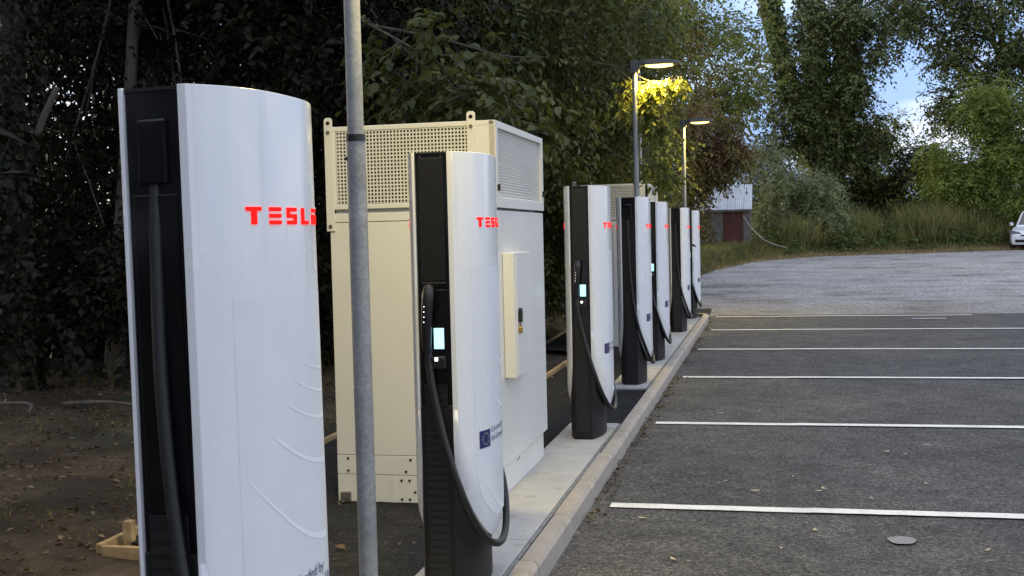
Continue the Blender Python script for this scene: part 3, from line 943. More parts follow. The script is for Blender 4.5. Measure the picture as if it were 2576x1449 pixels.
    path = [(-0.028, -0.268, 1.11), (-0.018, -0.285, 1.0), (0.0, -0.292, 0.90), (0.050, -0.308, 0.69), (0.105, -0.295, 0.50), (0.150, -0.245, 0.35), (0.186, -0.155, 0.245), (0.204, -0.02, 0.200),
            (0.190, 0.13, 0.250), (0.150, 0.250, 0.40), (0.085, 0.295, 0.62), (0.035, 0.290, 0.90), (0.006, 0.280, 1.25), (-0.004, 0.262, 1.60), (-0.004, 0.250, 1.76)]
    MB().tube(catmull([(x, s * y * 1.13, z) for x, y, z in path], 6), 0.0165, 10).build('cable', MT['cable'], t, smooth=True)
    return t

TXT = {'Co-funded by': text_mesh('Co-funded by', 0.040), 'the European Union': text_mesh('the European Union', 0.040)}
XR = -1.3325 - 0.071
posts = [
    (2.405, 'cable', -3.2, 'nearest tall white charging post, cut off by the bottom edge of the picture'),
    (4.7063, 'screen', 0, 'white charging post with lit screen and looped cable in front of the near cabinet'),
    (8.6353, 'screen', 0, 'white charging post with lit screen at the far end of the near plinth'),
    (11.7968, 'cable', 0, 'white charging post at the near end of the far plinth, its cable side showing'),
    (13.9879, 'screen', 0, 'white charging post half hidden, second along the far plinth'),
    (18.0251, 'cable', 0, 'white charging post third along the far plinth, cable side showing'),
    (20.7927, 'screen', 0, 'farthest white charging post, beside the rounded kerb end'),
]
proto = {}
for (y, kind, rz, label) in posts:
    if kind not in proto:
        proto[kind] = make_post(kind); o = proto[kind]
    else:
        o = dup(proto[kind])
    o.location = (XR + (0.050 if rz else 0.0), y + HW, 0.0)
    o.rotation_euler = (0, R(-0.5) if rz else 0, R(rz))   # the nearest post leans very slightly
    tag(o, label, 'charging post', 'charging posts along the kerb')

# ------------------------------------------------------------------ power cabinets
def make_cabinet():
    L_, W_, Hc = 1.42, 1.01, 2.285          # along y, along x, height above tarmac
    t = empty('power_cabinet')
    # local: x from -W_ to 0 (front face at 0), y from 0 to L_, z 0 = tarmac
    MB().box(-W_ + .012, -0.012, 0.012, L_ - .012, 0.02, 0.36).build('plinth_box', MT['cab'], t)
    MB().box(-W_ + .010, -0.010, 0.010, L_ - .010, 0.355, 1.765).build('body', MT['strip'], t)
    # left (near) side: skirt boards, main panels with seams between
    MB().box(-W_, 0, 0.0, 0.010, 0.00, 0.165).build('skirt_panel', MT['cab'], t, bevel=0.002)
    MB().box(-W_, 0, 0.0, 0.010, 0.169, 0.285).build('skirt_panel', MT['cab'], t, bevel=0.002)
    MB().box(-W_, -0.477, 0.002, 0.0095, 0.289, 1.705).build('side_panel', MT['cab'], t, bevel=0.002)
    MB().box(-0.469, 0, 0.002, 0.0095, 0.289, 1.705).build('side_panel', MT['cab'], t, bevel=0.002)
    MB().box(-W_, 0, 0.0, 0.0095, 1.709, 1.762).build('side_rail', MT['cab'], t, bevel=0.002)
    for x, z in [(-0.94, .265), (-0.94, .19), (-0.54, .262), (-0.57, .19), (-0.60, .135), (-0.55, .135), (-0.60, .02), (-0.55, .02), (-0.515, .065)]:
        MB().tube([(x, 0.004, z), (x, -0.004, z)], 0.008, 8).build('bolt', MT['hole'], t)
    MB().box(-0.665, -0.64, -0.003, 0.002, 0.0, 0.16).build('joint_cover', MT['cab'], t)
    fb = MB().box(-0.985, -0.925, -0.030, 0.0, 0.0, 0.06).build('foot_bracket', MT['bolt'], t, bevel=0.003)
    MB().tube([(-0.955, -0.02, 0.03), (-0.955, -0.045, 0.03)], 0.014, 6).build('bolt', MT['bolt'], fb)
    # right (far) side and back
    MB().box(-W_, 0, L_ - 0.010, L_, 0.0, 1.76).build('end_panel', MT['cab'], t, bevel=0.002)
    # front: skirt and big door
    MB().box(-0.010, 0.0, 0.012, L_ - 0.012, 0.0, 0.205).build('skirt_panel', MT['cab'], t, bevel=0.002)
    MB().box(-0.010, 0.028, 0.012, L_ + 0.02, 0.210, 1.757).build('front_door', MT['cab'], t, bevel=0.006)
    for y, z in [(0.10, .10), (0.19, .13), (0.55, .165), (0.60, .17), (0.95, .19), (0.08, .03), (0.17, .02)]:
        MB().tube([(-0.002, y, z), (0.004, y, z)], 0.007, 8).build('bolt', MT['bolt'], t)
    # locked box on the door
    cb = MB().box(0.029, 0.098, 0.135, 0.63, 0.745, 1.500).build('control_box', MT['cab'], t, bevel=0.004)
    MB().box(0.098, 0.103, 0.178, 0.255, 0.755, 1.47).build('label_plate', MT['cab'], cb, bevel=0.001)
    MB().prism([(0.20, 1.085), (0.235, 1.075), (0.245, 1.14), (0.225, 1.165), (0.205, 1.155)], 0.0985, 0.125, 'x').build('hasp', MT['black'], cb, bevel=0.004)
    # top housing
    z0, z1 = 1.785, Hc
    MB().box(-W_ + .03, -0.03, 0.03, L_ - .03, 1.75, z0 + 0.02).build('neck', MT['cab'], t)
    for name, b in (('roof', (-W_, 0.03, 0.0, L_ + .02, z1 - 0.03, z1)), ('housing_base', (-W_, 0.03, 0.0, L_ + .02, z0, z0 + 0.03))):
        MB().box(*b).build(name, MT['cab'], t, bevel=0.004)
    MB().box(-W_ + .02, -0.04, 0.05, L_ - .05, z0 + .03, z1 - .03).build('inner_fan_box', MT['cabin'], t)
    for (x, y) in ((-W_, 0.0), (-0.085, 0.0), (-W_, L_ - .05), (-0.085, L_ - .03)):
        MB().box(x, x + 0.115 if x > -0.5 else x + 0.05, y, y + 0.05, z0 + .0301, z1 - .0301).build('corner_post', MT['cab'], t)
    # perforated sheet: real square holes
    px0, px1, pz0, pz1, pit = -W_ + 0.052, -0.087, z0 + 0.032, z1 - 0.032, 0.0212
    nxh, nzh = int((px1 - px0) / pit), int((pz1 - pz0) / pit)
    hx, hz = (px1 - px0) / nxh, (pz1 - pz0) / nzh
    q = 0.19
    ex = sorted([px0 + i * hx for i in range(nxh + 1)] + [px0 + (i + q) * hx for i in range(nxh)] + [px0 + (i + 1 - q) * hx for i in range(nxh)])
    ez = sorted([pz0 + i * hz for i in range(nzh + 1)] + [pz0 + (i + q) * hz for i in range(nzh)] + [pz0 + (i + 1 - q) * hz for i in range(nzh)])
    vs, fs = [], []
    nX, nZ = len(ex), len(ez)
    for yy in (0.002, 0.006):
        for z in ez:
            for x in ex: vs.append((x, yy, z))
    for j in range(nZ - 1):
        for i in range(nX - 1):
            if i % 3 == 1 and j % 3 == 1:
                a, b, c, d = j * nX + i, j * nX + i + 1, (j + 1) * nX + i + 1, (j + 1) * nX + i
                o_ = nX * nZ
                fs += [(a, a + o_, b + o_, b), (b, b + o_, c + o_, c), (c, c + o_, d + o_, d), (d, d + o_, a + o_, a)]
                continue
            fs.append((j * nX + i, j * nX + i + 1, (j + 1) * nX + i + 1, (j + 1) * nX + i))
    MB().add(vs, fs).build('perforated_panel', MT['cab'], t)
    # front louvre panel
    fr = MB()
    fr.box(-0.002, 0.036, 0.0, 0.055, z0 + .03, z1 - .03).box(-0.002, 0.036, L_ - .035, L_ + .02, z0 + .03, z1 - .03)
    fr.box(-0.002, 0.036, 0.0, L_ + .02, z0 - .012, z0 + .045).box(-0.002, 0.036, 0.0, L_ + .02, z1 - .04, z1 - .001)
    lv = fr.build('louvre_frame', MT['cab'], t)
    MB().box(-0.03, -0.012, 0.05, L_ - .03, z0 + .04, z1 - .035).build('louvre_backing', MT['strip'], lv)
    sl = None
    nsl = 24
    for k in range(nsl):
        z = z0 + 0.052 + k * (z1 - z0 - 0.10) / (nsl - 1)
        if sl is None:
            sl = MB().prism([(-0.004, -0.006), (0.010, -0.0085), (0.014, 0.003), (0.010, 0.0065), (-0.004, 0.006)], 0.056, L_ - 0.036, 'y').build('slat', MT['cab'], lv, loc=(0, 0, z))
        else:
            s2 = sl.copy(); col.objects.link(s2); s2.location = (0, 0, z)
    for y in (0.035, L_ - 0.012):
        MB().box(0.036, 0.050, y - 0.010, y + 0.010, z0 + 0.085, z0 + 0.125).build('latch', MT['hole'], lv, bevel=0.004)
    # lifting lugs
    def lug(x, y, za, zb, w=0.052):
        m = MB()
        prof = [(x, za), (x + w, za), (x + w, zb - 0.012), (x + w - 0.012, zb), (x + 0.012, zb), (x, zb - 0.012)]
        m.prism(prof, y - 0.008, y, 'y')
        lg = m.build('lifting_lug', MT['cab'], t, bevel=0.002)
        MB().tube([(x + w / 2, y - 0.010, zb - 0.032), (x + w / 2, y - 0.0005, zb - 0.032)], 0.012, 12).build('eye', MT['hole'], lg)
        zz = [zb - 0.088] + ([za + 0.03] if zb - za > 0.4 else [])
        for z in zz:
            MB().tube([(x + w / 2, y - 0.016, z), (x + w / 2, y - 0.007, z)], 0.012, 6).build('bolt', MT['bolt'], lg)
    lug(-W_ - 0.018, -0.002, 1.655, z1 + 0.055)
    lug(-0.135, -0.002, z0 + 0.04, z1 + 0.055)
    lug(-0.135, L_ + 0.012, z0 + 0.04, z1 + 0.055)
    lug(-W_ - 0.018, L_ + 0.012, 1.655, z1 + 0.055)
    return t
cab1 = make_cabinet()
cab2 = dup(cab1)
cab1.location = (-1.585, 6.548, -0.020)
cab2.location = (-1.655, 16.0, -0.020)
tag(cab1, 'large pale power cabinet with perforated top, directly behind the second post', 'power cabinet', 'power cabinets behind the posts')
tag(cab2, 'distant power cabinet mostly hidden behind the posts of the far plinth', 'power cabinet', 'power cabinets behind the posts')
# brass padlocks hang from the hasps
for c, lab in ((cab1, 'small brass padlock hanging from the near cabinet box'), (cab2, 'brass padlock hanging on the far cabinet')):
    p = empty('padlock', (c.location.x + 0.112, c.location.y + 0.222, c.location.z + 1.03))
    tag(p, lab, 'padlock', 'padlocks on the cabinets')
    MB().box(-0.010, 0.010, -0.022, 0.022, -0.020, 0.020).build('body', MT['brass'], p, bevel=0.004)
    MB().tube([(0, -0.013, 0.018), (0, -0.013, 0.045), (0, -0.007, 0.056), (0, 0.007, 0.056), (0, 0.013, 0.045), (0, 0.013, 0.018)], 0.004, 6).build('shackle', MT['bolt'], p, smooth=True)

# ------------------------------------------------------------------ lamp posts
def make_lamp():
    t = empty('lamp_post')
    MB().tube([(0, 0, -0.05), (0, 0, 2.02)], 0.0385, 20).build('lower_column', MT['galv'], t, smooth=True)
    MB().tube([(0, 0, 2.0), (0, 0, 2.028)], 0.0402, 20).build('collar', MT['black'], t)
    MB().tube([(0, 0, 2.0), (0, 0, 3.66)], [0.0335, 0.031], 20).build('upper_column', MT['galv'], t, smooth=True)
    MB().tube([(-0.030, -0.030, 1.93), (-0.033, -0.034, 1.93)], 0.008, 8).build('grub_screw', MT['hole'], t)
    h = MB()
    h.prism([(-0.05, 3.60), (0.055, 3.60), (0.075, 3.70), (0.06, 3.745), (-0.04, 3.745), (-0.055, 3.72)], -0.05, 0.05, 'y')
    hd = h.build('spigot', MT['lamphead'], t, bevel=0.008)
    body = MB()
    vs = []
    for (x, wy, zb, zt) in [(0.06, 0.06, 3.685, 3.745), (0.16, 0.125, 3.682, 3.750), (0.40, 0.135, 3.684, 3.742), (0.53, 0.11, 3.688, 3.725), (0.575, 0.06, 3.692, 3.712)]:
        vs += [(x, -wy, zb), (x, wy, zb), (x, wy * 0.8, zt), (x, -wy * 0.8, zt)]
    fs = [(0, 1, 2, 3), (16, 19, 18, 17)]
    for i in range(4):
        for k in range(4):
            fs.append((4 * i + k, 4 * i + 4 + k, 4 * i + 4 + (k + 1) % 4, 4 * i + (k + 1) % 4))
    body.add(vs, fs)
    hb = body.build('lamp_head', MT['lamphead'], t, bevel=0.006)
    # domed diffuser
    vs, fs = [], []
    for i in range(9):
        for j in range(7):
            u, v = -1 + i / 4, -1 + j / 3
            d = max(0, 1 - u * u) * max(0, 1 - v * v)
            vs.append((0.31 + 0.17 * u, 0.095 * v, 3.681 - 0.028 * d ** 0.6))
    for i in range(8):
        for j in range(6):
            fs.append((i * 7 + j, i * 7 + j + 1, (i + 1) * 7 + j + 1, (i + 1) * 7 + j))
    MB().add(vs, fs).build('diffuser', MT['lampglass'], hb, smooth=True)
    ld = bpy.data.lights.new('lamp_light', 'AREA')
    ld.shape, ld.size, ld.size_y = 'RECTANGLE', 0.34, 0.18
    ld.energy, ld.color = LAMP_W, LAMP_COL
    lo = bpy.data.objects.new('lamp_light', ld)
    col.objects.link(lo)
    lo.parent = t
    lo.location = (0.31, 0, 3.640)
    return t
lamp0 = make_lamp()
lamps = [(-1.622, 4.40, 0, 'nearest galvanised lamp column, crossing the near power cabinet'),
         (-1.605, 14.45, 0, 'lit lamp post with leaves hanging round its bright head'),
         (-1.535, 22.0, 0, 'farther lit lamp post with dark flat head, clear of the leaves')]
for i, (x, y, rz, lab) in enumerate(lamps):
    o = lamp0 if i == 0 else dup(lamp0)
    o.location = (x, y, -0.02 if i < 2 else -0.05)
    o.rotation_euler = (0, 0, R(rz))
    tag(o, lab, 'lamp post', 'lamp posts along the row')
mast = empty('steel_mast', (-1.90, 17.75, -0.03))
tag(mast, 'slender grey steel mast standing just right of the leafy lamp post', 'mast')
MB().tube([(0, 0, -0.05), (0, 0, 4.1)], [0.023, 0.021], 12).build('pole', MT['galv'], mast, smooth=True)
MB().box(-0.07, 0.07, -0.07, 0.07, -0.02, 0.012).build('base_plate', MT['galv'], mast, bevel=0.003)
MB().tube([(0, 0, 4.09), (0, 0, 4.12)], 0.027, 12).build('cap', MT['black'], mast)

# ------------------------------------------------------------------ shed
SHZ = 0.50
shed = empty('shed', (-1.77, 50.0, SHZ))
tag(shed, 'small old shed with red-brown door and pale sheet roof, half under trees', 'shed')
MB().box(-1.15, -0.10, 0.0, 0.12, -0.3, 1.98).build('wall', MT['shedwall'], shed)
MB().box(0.76, 1.05, -0.002, 0.12, -0.3, 1.98).build('wall', MT['shedwall'], shed)
MB().box(-0.10, 0.76, 0.0, 0.12, 1.86, 1.975).build('lintel', MT['timber'], shed)
MB().box(-1.15, -1.03, 0.121, 2.3, -0.3, 1.98).build('wall', MT['shedwall'], shed)
MB().box(0.93, 1.05, 0.121, 2.3, -0.3, 1.98).build('wall', MT['shedwall'], shed)
MB().box(-1.03, 0.93, 2.18, 2.3, -0.3, 2.9).build('wall', MT['shedwall'], shed)
dr = MB().box(-0.095, 0.755, 0.035, 0.075, -0.02, 1.855).build('door', MT['door'], shed)
for k in range(5):
    MB().box(-0.09 + k * 0.169, -0.09 + k * 0.169 + 0.163, 0.024, 0.036, 0.0, 1.85).build('plank', MT['door'], dr)
MB().box(-0.16, -0.02, -0.02, 0.022, 0.62, 0.70).build('latch', MT['door'], dr)
roof = empty('roof'); roof.parent = shed
for k in range(7):
    x0 = -1.32 + k * 0.352
    vs, fs = [], []
    n = 24
    for i in range(n + 1):
        x = x0 + 0.345 * i / n
        dz = 0.014 * math.sin(i / n * 2 * math.pi * 4)
        vs += [(x, -0.18, 1.955 + dz), (x, 2.1, 3.10 + dz), (x, -0.18, 1.947 + dz), (x, 2.1, 3.092 + dz)]
        if i:
            a, b = 4 * i - 4, 4 * i
            fs += [(a, b, b + 1, a + 1), (a + 2, a + 3, b + 3, b + 2), (a, a + 2, b + 2, b)]
    MB().add(vs, fs).build('roof_sheet', MT['shedroof'], roof, loc=(0, 0, 0.006 * (k % 2)))
MB().box(-1.33, 1.15, -0.17, -0.13, 1.86, 1.94).build('fascia', MT['shedwall'], shed)
rope = MB().tube(catmull([(-1.02, 49.86, 2.18), (-0.75, 49.3, 1.78), (-0.45, 48.9, 1.42), (-0.1, 48.6, 1.12), (0.35, 48.4, 0.92), (0.75, 48.3, 0.80)], 5), 0.016, 6).build('rope', MT['rope'], smooth=True)
tag(rope, 'pale rope slanting from the shed corner down into the brambles', 'rope')

# ------------------------------------------------------------------ white car
def make_car():
    t = empty('parked_car')
    # length runs along +y (front at y=0), width along x
    st = [  # y, half width, bottom z, belt z (bonnet line)
        (0.00, 0.55, 0.32, 0.62), (0.06, 0.76, 0.24, 0.74), (0.25, 0.86, 0.22, 0.84), (0.60, 0.90, 0.22, 0.93), (1.05, 0.91, 0.22, 1.02),
        (2.0, 0.915, 0.22, 1.05), (3.2, 0.91, 0.22, 1.07), (4.1, 0.89, 0.24, 1.08), (4.38, 0.84, 0.30, 1.05), (4.42, 0.78, 0.36, 0.98)]
    def ring(y, w, zb, zt):
        h = zt - zb
        half = [(0, zb), (w * .90, zb), (w * .98, zb + h * .18), (w, zb + h * .48), (w * .985, zb + h * .78), (w * .93, zb + h * .95), (w * .80, zt), (0, zt + 0.012)]
        return [(x, y, z) for x, z in half] + [(-x, y, z) for x, z in half[-2:0:-1]]
    vs, fs = [], []
    n = 14
    for s_ in st: vs += ring(*s_)
    for i in range(len(st) - 1):
        for k in range(n):
            fs.append((i * n + k, i * n + (k + 1) % n, (i + 1) * n + (k + 1) % n, (i + 1) * n + k))
    fs += [tuple(range(n)), tuple((len(st) - 1) * n + k for k in range(n))[::-1]]
    MB().add(vs, fs).build('body', MT['carpaint'], t, smooth=True, bevel=0.01)
    # cabin
    cs = [(1.02, 0.80, 1.00, 0.78, 1.03), (1.85, 0.80, 1.0, 0.66, 1.66), (2.2, 0.80, 1.0, 0.655, 1.74), (3.4, 0.80, 1.0, 0.65, 1.75), (4.15, 0.80, 1.0, 0.64, 1.68), (4.36, 0.80, 1.0, 0.70, 1.10)]
    vs, fs = [], []
    for (y, wb, zb, wt, zt) in cs:
        vs += [(-wb, y, zb), (-wt, y, zt - 0.05), (-wt + 0.10, y, zt), (wt - 0.10, y, zt), (wt, y, zt - 0.05), (wb, y, zb)]
    for i in range(len(cs) - 1):
        for k in range(5):
            fs.append((i * 6 + k, (i + 1) * 6 + k, (i + 1) * 6 + k + 1, i * 6 + k + 1))
    fs += [tuple(range(6)), tuple(30 + k for k in range(6))[::-1]]
    MB().add(vs, fs).build('cabin', MT['carpaint'], t, bevel=0.03)
    MB().add([(-0.66, 1.09, 1.085), (0.66, 1.09, 1.085), (0.56, 1.80, 1.625), (-0.56, 1.80, 1.625), (-0.66, 1.12, 1.075), (0.66, 1.12, 1.075), (0.56, 1.83, 1.615), (-0.56, 1.83, 1.615)],
             [(0, 1, 2, 3), (7, 6, 5, 4), (0, 4, 5, 1), (1, 5, 6, 2), (2, 6, 7, 3), (3, 7, 4, 0)]).build('windscreen', MT['glass'], t)
    for sg in (-1, 1):
        for (ya, yb, yc, yd) in ((1.42, 2.35, 2.35, 1.92), (2.42, 3.35, 3.30, 2.42), (3.42, 4.05, 3.95, 3.40)):
            q = [(ya, 1.12), (yb, 1.12), (yc, 1.60), (yd, 1.60)]
            v1 = []
            for off in (0.008, -0.01):
                for (y, z) in q:
                    fx = 0.80 - (0.80 - 0.655) * (z - 1.0) / 0.69
                    v1.append((sg * (fx + off), y, z))
            MB().add(v1, [(0, 1, 2, 3), (7, 6, 5, 4), (0, 4, 5, 1), (1, 5, 6, 2), (2, 6, 7, 3), (3, 7, 4, 0)]).build('side_window', MT['glass'], t)
        m = MB().prism([(sg * 0.90, 1.05), (sg * 1.06, 1.06), (sg * 1.07, 1.20), (sg * 0.92, 1.20)], 1.42, 1.52, 'y').build('mirror', MT['carpaint'], t, bevel=0.02)
        MB().prism([(sg * 0.40, 0.70), (sg * 0.80, 0.73), (sg * 0.845, 0.86), (sg * 0.70, 0.84), (sg * 0.42, 0.76)], 0.02, 0.36, 'y').build('headlight', MT['lens'], t, bevel=0.01)
        for y in (0.82, 3.55):
            wh = empty('wheel'); wh.parent = t; wh.location = (sg * 0.83, y, 0.315)
            MB().tube([(-0.10, 0, 0), (-0.08, 0, 0), (0.08, 0, 0), (0.10, 0, 0)], [0.285, 0.315, 0.315, 0.285], 24).build('tyre', MT['tyre'], wh)
            MB().tube([(sg * 0.095, 0, 0), (sg * 0.108, 0, 0)], 0.205, 20).build('rim', MT['rim'], wh)
            MB().tube([(sg * 0.06, y - y, 0), (sg * 0.075, 0, 0)], 0.36, 24).build('wheel_arch', MT['black'], wh)
    MB().box(-0.62, 0.62, -0.015, 0.10, 0.335, 0.46).build('lower_intake', MT['black'], t, bevel=0.01)
    MB().box(-0.40, 0.40, -0.012, 0.10, 0.60, 0.665).build('grille', MT['black'], t, bevel=0.008)
    MB().box(-0.26, 0.26, -0.022, 0.0, 0.485, 0.585).build('number_plate', MT['decal'], t, bevel=0.004)
    return t
car = make_car()
car.location = (10.95, 52.4, float(lot_z(52.4)) + 0.01)
car.rotation_euler = (0, 0, R(-20))
tag(car, 'white parked car facing the camera, cut by the right edge of the picture', 'car')

# ------------------------------------------------------------------ vegetation
def unit(v): return v / np.maximum(np.linalg.norm(v, axis=-1, keepdims=True), 1e-9)

def leaf_arrays(P, D, N, S, aspect=0.55, rich=False, fold=0.18):
    D = unit(D)
    N = unit(N - D * (N * D).sum(-1, keepdims=True))
    B = np.cross(D, N)
    S = S[:, None]
    w = S * aspect * 0.5
    if rich:
        V = np.stack([P, P + D * S * .32 + B * w * .92 + N * w * fold * 2, P + D * S * .70 + B * w * .72 + N * w * fold, P + D * S - N * S * .10,
                      P + D * S * .70 - B * w * .72 + N * w * fold, P + D * S * .32 - B * w * .92 + N * w * fold * 2], 1)
        n = len(P)
        b = (np.arange(n) * 6)[:, None]
        F = np.concatenate([b + np.array([[0, 3, 2, 1]]), b + np.array([[0, 5, 4, 3]])], 1).reshape(-1)
        return V.reshape(-1, 3), F, np.full(2 * n, 4)
    V = np.stack([P, P + D * S * .45 + B * w + N * w * fold * 2, P + D * S, P + D * S * .45 - B * w + N * w * fold * 2], 1)
    n = len(P)
    b = (np.arange(n) * 4)[:, None]
    F = np.concatenate([b + np.array([[0, 2, 1]]), b + np.array([[0, 3, 2]])], 1).reshape(-1)
    return V.reshape(-1, 3), F, np.full(2 * n, 3)

def spray_points(rg, blobs, nsp, L, K, droop, outward=0.8, fill=0.45):
    """blobs: (cx,cy,cz, rx,ry,rz[, weight])"""
    B = np.array([b[:6] for b in blobs], float)
    wt = np.array([(b[3] * b[4] + b[4] * b[5] + b[3] * b[5]) * (b[6] if len(b) > 6 else 1) for b in blobs])
    ch = rg.choice(len(B), nsp, p=wt / wt.sum())
    d = unit(rg.normal(size=(nsp, 3)))
    rad = rg.random(nsp) ** fill
    # lumps: pull sprays towards random attractors so that gaps open between clumps
    p0 = B[ch, :3] + d * rad[:, None] * B[ch, 3:6]
    dirn = unit(d * outward + rg.normal(size=(nsp, 3)) * 0.55 + np.array([0, 0, -droop]))
    k = (np.arange(K) + 0.6) / K
    s = k[None, :] * (L * (0.6 + 0.8 * rg.random(nsp)))[:, None]
    P = p0[:, None] + dirn[:, None] * s[..., None] + np.array([0, 0, -1.0]) * (droop * 0.5 / L * s ** 2)[..., None]
    return p0, dirn, P

def clumped(rg, blobs, n_clump, rc):
    """replace blobs by many small clumps spread through them"""
    B = np.array([b[:6] for b in blobs], float)
    wt = np.array([(b[3] * b[4] + b[4] * b[5] + b[3] * b[5]) * (b[6] if len(b) > 6 else 1) for b in blobs])
    ch = rg.choice(len(B), n_clump, p=wt / wt.sum())
    d = unit(rg.normal(size=(n_clump, 3)))
    p = B[ch, :3] + d * (rg.random(n_clump) ** 0.42)[:, None] * B[ch, 3:6]
    r = rc * (0.55 + 0.9 * rg.random(n_clump))
    return [(a[0], a[1], a[2], q * 1.15, q * 1.15, q * 0.8) for a, q in zip(p, r)]

def foliage(name, mat, parent, seed, blobs, nsp, L, K, size, droop=0.4, aspect=0.55, rich=False, twigs=False, clumps=0, rc=0.4, upn=1.0, fill=0.45, origin=(0, 0, 0), zmin=None, bark=None):
    rg = np.random.default_rng(seed)
    bl = clumped(rg, blobs, clumps, rc) if clumps else blobs
    p0, dirn, P = spray_points(rg, bl, nsp, L, K, droop, fill=fill)
    n = nsp * K
    side = np.cross(dirn, np.array([0, 0, 1.0]))
    side = unit(side + 1e-4)
    alt = np.where(np.arange(K) % 2 == 0, 1.0, -1.0)
    D = dirn[:, None] * 0.55 + side[:, None] * alt[None, :, None] * 0.8 + rg.normal(size=(nsp, K, 3)) * 0.25 + np.array([0, 0, -0.25 - droop * 0.4])
    N = np.array([0, 0, upn]) + rg.normal(size=(nsp, K, 3)) * 0.55 + dirn[:, None] * 0.35
    S = size * (0.6 + 0.7 * rg.random((nsp, K)))
    P, D, N, S = P.reshape(-1, 3), D.reshape(-1, 3), N.reshape(-1, 3), S.reshape(-1)
    if zmin is not None:
        keep = P[:, 2] > zmin
        P, D, N, S = P[keep], D[keep], N[keep], S[keep]
    V, F, C = leaf_arrays(P - np.array(origin), D, N, S, aspect, rich)
    o = obj(name, np_mesh(name, V, F, C, mat), None, parent)
    if twigs:
        m = MB()
        sel = rg.choice(nsp, min(nsp, twigs), replace=False)
        og = np.array(origin)
        for i in sel:
            a = p0[i] - og
            e = a + dirn[i] * L * 0.6 + np.array([0, 0, -droop * 0.18 * L])
            e2 = a + dirn[i] * L + np.array([0, 0, -droop * 0.5 * L])
            m.tube([a - dirn[i] * 0.25 * L, e, e2], [0.006, 0.004, 0.002], 3, False)
        tw = m.build('twigs', bark or MT['bark'], parent)
        tag(tw, kind='stuff')
    return o

def trunk_tube(base, top, r0, r1, seed, bend=0.25, n=9):
    rg = random.Random(seed)
    b, t = np.array(base, float), np.array(top, float)
    pts = []
    ph = rg.uniform(0, 6.28)
    for i in range(n):
        q = i / (n - 1)
        off = bend * math.sin(q * math.pi * 1.3 + ph) * q
        pts.append(tuple(b + (t - b) * q + np.array([off * math.cos(ph), off * math.sin(ph), 0])))
    rad = [r0 * (1 - q) + r1 * q + (0.35 * r0 * max(0, 1 - q * 7)) for q in [i / (n - 1) for i in range(n)]]
    return pts, rad

def tree(name, label, base, blobs, mat, nsp, seed, L=0.45, K=9, size=0.1, trunk=0.14, top=None, limbs=7, droop=0.4, rich=False, twigs=0, clumps=0, rc=0.5, group=None, cat='tree', bark=None, stems=None, aspect=0.55, fill=0.45, extra=None):
    bark = bark or MT['bark']
    x, y = base
    z = float(ground_z(x, y)) - 0.05
    t = empty(name, (x, y, z))
    tag(t, label, cat, group)
    rg = random.Random(seed)
    zt = max(b[2] + b[5] * 0.5 for b in blobs)
    m = MB()
    stems = stems or [((x, y, z), top or (x + rg.uniform(-.6, .6), y + rg.uniform(-.6, .6), zt), trunk)]
    og = np.array([x, y, z])
    spts = []
    for (a, b, r) in stems:
        pts, rad = trunk_tube(np.array(a) - og, np.array(b) - og, r, r * 0.3, rg.randint(0, 999))
        m.tube(pts, rad, 10)
        spts.append((pts, rad))
    m.build('trunk', bark, t, smooth=True)
    lm = 0
    for k in range(limbs):
        b = blobs[k % len(blobs)]
        pts, rad = spts[k % len(spts)]
        i = rg.randint(3, len(pts) - 2)
        s0 = np.array(pts[i])
        e = np.array([b[0] + rg.uniform(-.6, .6) * b[3], b[1] + rg.uniform(-.6, .6) * b[4], b[2] + rg.uniform(-.3, .7) * b[5]]) - og
        mid = s0 * 0.5 + e * 0.5 + np.array([rg.uniform(-.2, .2), rg.uniform(-.2, .2), rg.uniform(0, .35)])
        r = rad[i] * 0.5
        q = catmull([tuple(s0), tuple(mid), tuple(e)], 4)
        lmb = MB().tube(q, list(np.linspace(r, 0.008, len(q))), 6)
        for w in range(3):                     # side branches
            j = rg.randint(2, len(q) - 2)
            a0 = np.array(q[j]); ln = np.linalg.norm(e - s0) * rg.uniform(.2, .45)
            dv = unit(np.array([rg.gauss(0, 1), rg.gauss(0, 1), rg.gauss(0.1, .6)]) + unit(e - s0) * 0.8)
            lmb.tube([tuple(a0), tuple(a0 + dv * ln * .5 + np.array([0, 0, .04])), tuple(a0 + dv * ln)], [r * .4, r * .25, 0.005], 5)
        lmb.build('limb', bark, t, smooth=True)
    foliage('crown', mat, t, seed, blobs, nsp, L, K, size, droop, aspect, rich, twigs, clumps, rc, origin=og, zmin=z + 0.05, bark=bark, fill=fill)
    if extra: extra(t, og)
    return t

def ivy(parent, og, path, r, n, size, seed, mat=None):
    """leaves clothing a stem"""
    rg = np.random.default_rng(seed)
    path = np.array(path, float)
    seg = rg.random(n) * (len(path) - 1)
    i = np.minimum(seg.astype(int), len(path) - 2)
    f = (seg - i)[:, None]
    c = path[i] * (1 - f) + path[i + 1] * f
    ax = unit(path[i + 1] - path[i])
    rnd = rg.normal(size=(n, 3))
    out = unit(rnd - ax * (rnd * ax).sum(-1, keepdims=True))
    lump = 0.35 + 1.5 * fbm(seg * 3.1, np.arctan2(out[:, 1], out[:, 0]) * 1.5 + 9)
    P = c + out * (r * lump * (0.55 + 0.55 * rg.random(n)))[:, None] - og
    D = out * 0.5 + np.array([0, 0, -0.8]) + rg.normal(size=(n, 3)) * 0.4
    N = out + rg.normal(size=(n, 3)) * 0.35
    V, F, C = leaf_arrays(P, D, N, size * (0.6 + 0.8 * rg.random(n)), 0.85, True)
    return obj('ivy', np_mesh('ivy', V, F, C, mat or MT['l_ivy']), None, parent)

WOOD = 'trees of the wood behind the row'
